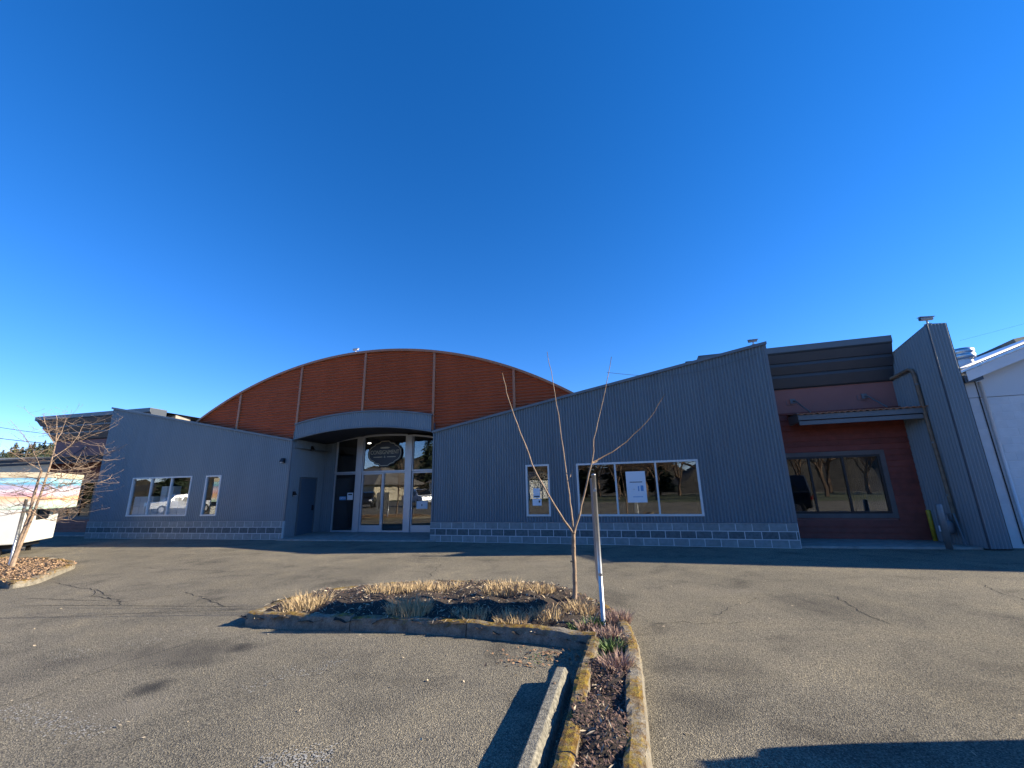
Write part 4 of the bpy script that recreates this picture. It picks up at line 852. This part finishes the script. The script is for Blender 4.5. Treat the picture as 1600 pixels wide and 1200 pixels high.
def conifer_mesh(seed, mat, lvls=26):
    r = np.random.default_rng(seed); m = MB()
    for k in range(lvls):
        t = k/(lvls-1); z = .10+.88*t; R_ = (.20*(1-t)**.8+.012)*r.uniform(.75, 1.2); nb = int(15*(1-t)+6)
        for b in range(nb):
            a = r.uniform(0, 6.28); rr = R_*r.uniform(.6, 1.15); d = np.array([math.cos(a), math.sin(a), 0]); s_ = np.array([-d[1], d[0], 0])
            for g in range(4):
                f0 = .15+.8*g/4; c = d*rr*f0+np.array([0,0,z-rr*.30*f0+r.normal(0,.008)]); wv = s_*rr*.30*(1.1-f0)*r.uniform(.7,1.4); l = d*rr*.36
                m.poly([c-wv+np.array([0,0,-.012]), c+l*.5-wv*.2+np.array([0,0,r.normal(0,.012)]), c+l+np.array([0,0,-.018]), c+wv+np.array([0,0,-.02*r.random()]), c-l*.3+np.array([0,0,.012])])
    return m.mesh('crown', mat)
cms = [conifer_mesh(1,'needle'), conifer_mesh(2,'needle'), conifer_mesh(3,'needle_warm')]
tk = MB(); tk.tube([(0,0,0),(0,0,.5),(0,0,.95)], [.016,.010,.003], 7); tkm = tk.mesh('trunk', 'wood_pole')
def conifer(x, y, h, k, label, group, w=1.0):
    t = thing('conifer_tree', label, 'tree', (x, y, 0), float(rng.uniform(0, 6.28)), group)
    for nm, me in (('crown', cms[k]), ('trunk', tkm)): o = bpy.data.objects.new(nm, me); C.objects.link(o); o.parent = t; o.scale = (h*w, h*w, h)
ORD = ['first','second','third','fourth','fifth','sixth','seventh','eighth','ninth','tenth','eleventh','twelfth','thirteenth','fourteenth','fifteenth','sixteenth','seventeenth','eighteenth']
k = 0
for px_, top in [(-40,700),(-22,694),(-6,697),(6,702),(18,698),(27,690),(36,697),(47,693),(55,689),(63,692),(72,687),(80,690),(88,686),(96,690),(104,692)]:
    Y = 118+rng.uniform(-8, 14); p = at_depth(px_, top, Y); conifer(float(p[0]), float(Y), float(p[2]), k % 3, 'tall conifer in the back row of the skyline wood, %s from the left' % ORD[k], 'conifers on the left skyline', 1.25); k += 1
for px_ in np.linspace(-60,112,18):
    Y = 108+rng.uniform(-6, 6); p = at_depth(px_, 708+rng.uniform(-4,4), Y); conifer(float(p[0]), float(Y), float(p[2]), k % 3, 'shorter conifer in the front row of the skyline wood, %s from the left' % ORD[k-15], 'conifers on the left skyline', 1.5); k += 1
def wire(p0, p1, Y0, Y1, label, r=.012):
    a, b = at_depth(*p0, Y0), at_depth(*p1, Y1); m = MB(); pts = [a+(b-a)*i/12+np.array([0,0,-.25*math.sin(math.pi*i/12)*.3]) for i in range(13)]; m.tube(pts, r, 5); tag(m.build('power_line', 'wire', loc=tuple(a)), label, 'cable', 'overhead cables')
wire((-60,657), (92,680), 26, 27, 'upper of two cables running to the left cornice', .016); wire((-60,676), (90,694), 26, 27, 'lower thicker cable running to the left cornice', .022)
wire((1500,532), (1700,478), 60, 50, 'thin cable above the white building roof', .010)

# ------------------------------------------------------------------ vehicles (one stands just out of view at right and throws its shadow in; others show in the glass)
def vehicle(loc, ang, kind, mat, label):
    t = thing('parked_car' if kind != 'pickup' else 'pickup_truck', label, 'car' if kind != 'pickup' else 'truck', loc)
    R_ = np.array([[math.cos(ang), -math.sin(ang), 0],[math.sin(ang), math.cos(ang), 0],[0,0,1]]); L0 = np.array(loc)
    T = lambda p: tuple(R_@np.array(p)+L0)
    if kind == 'van': low = [(-2.45,.42),(2.38,.42),(2.42,.72),(2.34,1.02),(1.35,1.20),(-2.45,1.24)]; cabp = [(1.35,1.18),(.55,1.92),(-.1,2.04),(-2.3,2.02),(-2.44,1.2)]
    elif kind == 'suv': low = [(-2.35,.38),(2.35,.38),(2.38,.62),(2.30,.88),(1.15,1.02),(-2.30,1.06),(-2.38,.7)]; cabp = [(1.15,1.0),(.45,1.60),(-.2,1.70),(-1.9,1.64),(-2.28,1.03)]
    else: low = [(-2.85,.48),(2.75,.48),(2.80,.75),(2.72,1.08),(1.45,1.17),(-2.85,1.15)]; cabp = [(1.45,1.14),(.75,1.80),(-.55,1.84),(-.85,1.13)]
    q = MB(); q.prism([T((x,-.93,z)) for x, z in low], R_@np.array([0,1.86,0])); body = q.build('body', mat, t, bevel=.07)
    q = MB()
    n_ = len(cabp); i0 = len(q.v); q.v += [T((x, -.90+.16*(z-1)/.7, z)) for x, z in cabp]+[T((x, .90-.16*(z-1)/.7, z)) for x, z in cabp]; q.f += [tuple(range(n_)), tuple(range(2*n_-1, n_-1, -1))]+[((j+1) % n_, j, j+n_, (j+1) % n_+n_) for j in range(n_)]
    q.build('cabin', mat, t, bevel=.05)
    xs_ = [c[0] for c in cabp]; x0, x1 = min(xs_)+.25, max(xs_)-.45
    for sgn in (-1, 1):
        xm = (x0+x1)/2
        for a, b in ((x0+.05, xm-.05), (xm+.05, x1-.1)):
            q = MB(); y0, y1 = sgn*.895, sgn*.80; q.quad(T((a,y0+.02*sgn,1.10)), T((b+.1,y0+.02*sgn,1.10)), T((b-.12,y1+.02*sgn,1.52)), T((a+.05,y1+.02*sgn,1.52))); q.build('side_window', 'car_glass', t)
        q = MB(); xf = low[3][0]; q.hexa([T((xf-.06,sgn*.55,.74)),T((xf+.09,sgn*.55,.74)),T((xf+.06,sgn*.90,.74)),T((xf-.06,sgn*.90,.74)),T((xf-.06,sgn*.55,.90)),T((xf+.05,sgn*.55,.90)),T((xf+.02,sgn*.90,.90)),T((xf-.06,sgn*.90,.90))]); q.build('headlight', 'headlamp', t)
        q = MB(); xr = low[-1][0]; q.hexa([T((xr-.03,sgn*.72,.82)),T((xr+.06,sgn*.72,.82)),T((xr+.06,sgn*.92,.82)),T((xr-.03,sgn*.92,.82)),T((xr-.03,sgn*.72,1.02)),T((xr+.06,sgn*.72,1.02)),T((xr+.06,sgn*.92,1.02)),T((xr-.03,sgn*.92,1.02))]); q.build('tail_light', 'tail_red', t)
        for xw in ((1.45,-1.5) if kind == 'suv' else (1.75,-1.75)): wheel_at(t, T((xw, sgn*.84, .36 if kind == 'suv' else .40)), R_@np.array([0,1,0]), .36 if kind == 'suv' else .40, .24)
    c0, c1 = cabp[0], cabp[1]; q = MB(); q.quad(T((c0[0]-.02,-.74,c0[1]+.08)), T((c0[0]-.02,.74,c0[1]+.08)), T((c1[0]+.06,.68,c1[1]-.04)), T((c1[0]+.06,-.68,c1[1]-.04))); w_ = q.build('windscreen', 'car_glass', t); w_.location = tuple(R_@np.array([.035,0,.03]))
    if kind == 'pickup': q = MB(); q.prism([T((-2.75,-.78,1.155)), T((-.95,-.78,1.155)), T((-.95,.78,1.155)), T((-2.75,.78,1.155))], (0,0,.012)); q.build('bed_floor', 'tyre', t)
    return t
vehicle((6.1,2.06,0), math.pi, 'van', 'car_dark', 'dark van parked just past the right picture edge whose shadow falls across the lot')
vehicle((-24.5,-6.0,0), math.radians(25), 'pickup', 'car_white', 'white pickup truck mirrored in the entrance door glass')
vehicle((-43,3.0,0), math.radians(100), 'pickup', 'car_white', 'white pickup truck mirrored in the three-pane window with cartons')
vehicle((-29,-2.5,0), math.radians(48), 'suv', 'car_dark', 'dark car facing the store mirrored in the entrance door')
HS = thing('house', 'grey-roofed house across the road mirrored in the entrance glass', 'house', (-60,-30,0)); q = MB(); q.box(-69,-51,-36,-24,0,3.0); q.build('wall', 'cream', HS)
q = MB(); q.hexa([(-70,-37,2.9),(-50,-37,2.9),(-50,-23,2.9),(-70,-23,2.9),(-66,-31,6.2),(-54,-31,6.2),(-54,-29,6.2),(-66,-29,6.2)]); q.build('roof', 'shingle', HS)
for x in (-66,-61,-56): q = MB(); q.box(x,x+1.6,-24.02,-23.94,1.0,2.2); q.build('window', 'car_glass', HS)
H2 = thing('white_shed', 'long white shed across the road mirrored in the entrance glass', 'building', (-38,-33,0)); q = MB(); q.box(-46,-30,-40,-33,0,3.2); q.build('wall', 'white_sheet', H2); q = MB(); q.hexa([(-46.5,-40.5,3.2),(-29.5,-40.5,3.2),(-29.5,-32.5,3.2),(-46.5,-32.5,3.2),(-46.5,-36.6,4.5),(-29.5,-36.6,4.5),(-29.5,-36.4,4.5),(-46.5,-36.4,4.5)]); q.build('roof', 'shingle', H2)
PL = thing('utility_pole', 'wooden utility pole across the road mirrored in the entrance door', 'pole', (-44,-19,0)); q = MB(); q.tube([(-44,-19,0),(-44,-19,9.5)], [.16,.11], 10); q.build('pole', 'wood_pole', PL); q = MB(); q.box(-44.9,-43.1,-19.06,-18.94,8.7,8.85); q.build('crossarm', 'wood_pole', PL)
for (x, y, h, kk) in [(-75,-28,14,0),(-54,-42,15,1),(-47,-50,12,0),(-28,-48,11,1),(-22,-52,14,2),(-86,-16,13,1),(-70,-48,17,0),(-96,-4,12,0),(-16,-56,13,1),(-60,-55,16,2)]:
    conifer(x, y, h, kk, 'conifer across the road mirrored in the store windows', 'conifers across the road', 1.3)
# bare trees across the road: a shared crown copied
def bare_mesh(seed):
    r = np.random.default_rng(seed); m = MB(); tw = MB()
    def grow(p, d, L, rad, lv):
        pts = [p]; dd = d
        for _ in range(3): dd = dd+r.normal(0,.14,3); dd = dd/np.linalg.norm(dd); pts.append(pts[-1]+dd*L/3)
        (m if lv < 1 else tw).tube(pts, [rad, rad*.85, rad*.75, rad*.6], 5 if lv < 3 else 3, False)
        if lv >= 5: return
        for _ in range(4 if lv < 4 else 3):
            nd = dd+r.normal(0,.55,3)+np.array([0,0,.18]); nd = nd/np.linalg.norm(nd); st_ = pts[-1] if r.random() < .6 else pts[-2]; grow(st_, nd, L*r.uniform(.6,.82), rad*.55, lv+1)
    grow(np.array([0,0,0.]), np.array([0,0,1.]), 2.6, .20, 0); return m.mesh('trunk', 'bark'), tw.mesh('crown', 'bark')
bms = [bare_mesh(4), bare_mesh(9)]
for i, (x, y, s_) in enumerate([(-14,-30,1.2),(-8,-27,1.0),(-3,-32,1.3),(3,-28,1.1),(-21,-26,1.1),(9,-34,1.4),(-33,-24,1.0),(16,-30,1.2),(-12,-40,1.4),(0,-42,1.4),(-26,-37,1.3)]+[(float(x_), float(-50-6*math.sin(x_*1.7)), 1.5+.25*math.sin(x_*2.3)) for x_ in np.linspace(-44, 34, 20)]):
    t = thing('leafless_tree', 'big leafless tree across the road mirrored in the store windows', 'tree', (x, y, 0), float(rng.uniform(0,6.28)), 'leafless trees across the road')
    for nm, me in zip(('trunk','crown'), bms[i % 2]): o = bpy.data.objects.new(nm, me); C.objects.link(o); o.parent = t; o.scale = (s_, s_, s_)

m = MB(); pr = np.linspace(-230, 130, 90)
def ridge_z(x, r): return (9.5+2.0*math.sin(x*.05)+1.6*math.sin(x*.21+2)+1.0*math.sin(x*.7))*r
for a, b in zip(pr[:-1], pr[1:]):
    for r0, r1 in ((0,.4),(.4,.75),(.75,1.0)):
        ya = lambda x, r: -66-.10*abs(x+40)*(-1 if x < -40 else 1)*0-26*r+(abs(min(x+60, 0))*.42)
        m.quad((a, ya(a,r0), ridge_z(a,r0)), (b, ya(b,r0), ridge_z(b,r0)), (b, ya(b,r1), ridge_z(b,r1)), (a, ya(a,r1), ridge_z(a,r1)))
struct(m.build('added_wood_ridge', 'hill_brush', smooth=False))  # ridge added behind the viewer, hides the bright horizon from the window reflections

# worn stall paint: flakes left along old lines
def flakes(p0, p1, n, wd_):
    a, b = G(*p0), G(*p1); t = (b-a)/np.linalg.norm(b-a); nn = np.array([-t[1], t[0], 0]); m = MB()
    for _ in range(n):
        c = a+(b-a)*rng.beta(.9, .9)+nn*rng.normal(0, wd_); k_ = rng.uniform(.003, .011); an = rng.uniform(0, 6.28)
        m.poly([(c[0]+k_*math.cos(an+q_*1.26)*rng.uniform(.5, 1.1), c[1]+k_*math.sin(an+q_*1.26)*rng.uniform(.4, .9), .004) for q_ in range(5)])
    stuff(m.build('paint_flakes', 'paint_white', ground))
for p0, p1, n_, w_ in (((0,1110),(160,1146),420,.07), ((400,1196),(520,1182),420,.06), ((70,1030),(330,985),160,.10), ((470,1060),(540,1030),120,.06), ((380,1080),(470,1045),90,.08)): flakes(p0, p1, n_, w_)
# slack cable along the top of the bigger wing
ca, cb = RWF.px(948,582), RWF.px(1185,552); m = MB()
m.tube([RWF.P(ca[0]+(cb[0]-ca[0])*i/14, ca[1]+(cb[1]-ca[1])*i/14-.35*math.sin(math.pi*i/14), .012) for i in range(15)], .007, 5); m.build('slack_cable', 'slate_trim', store)
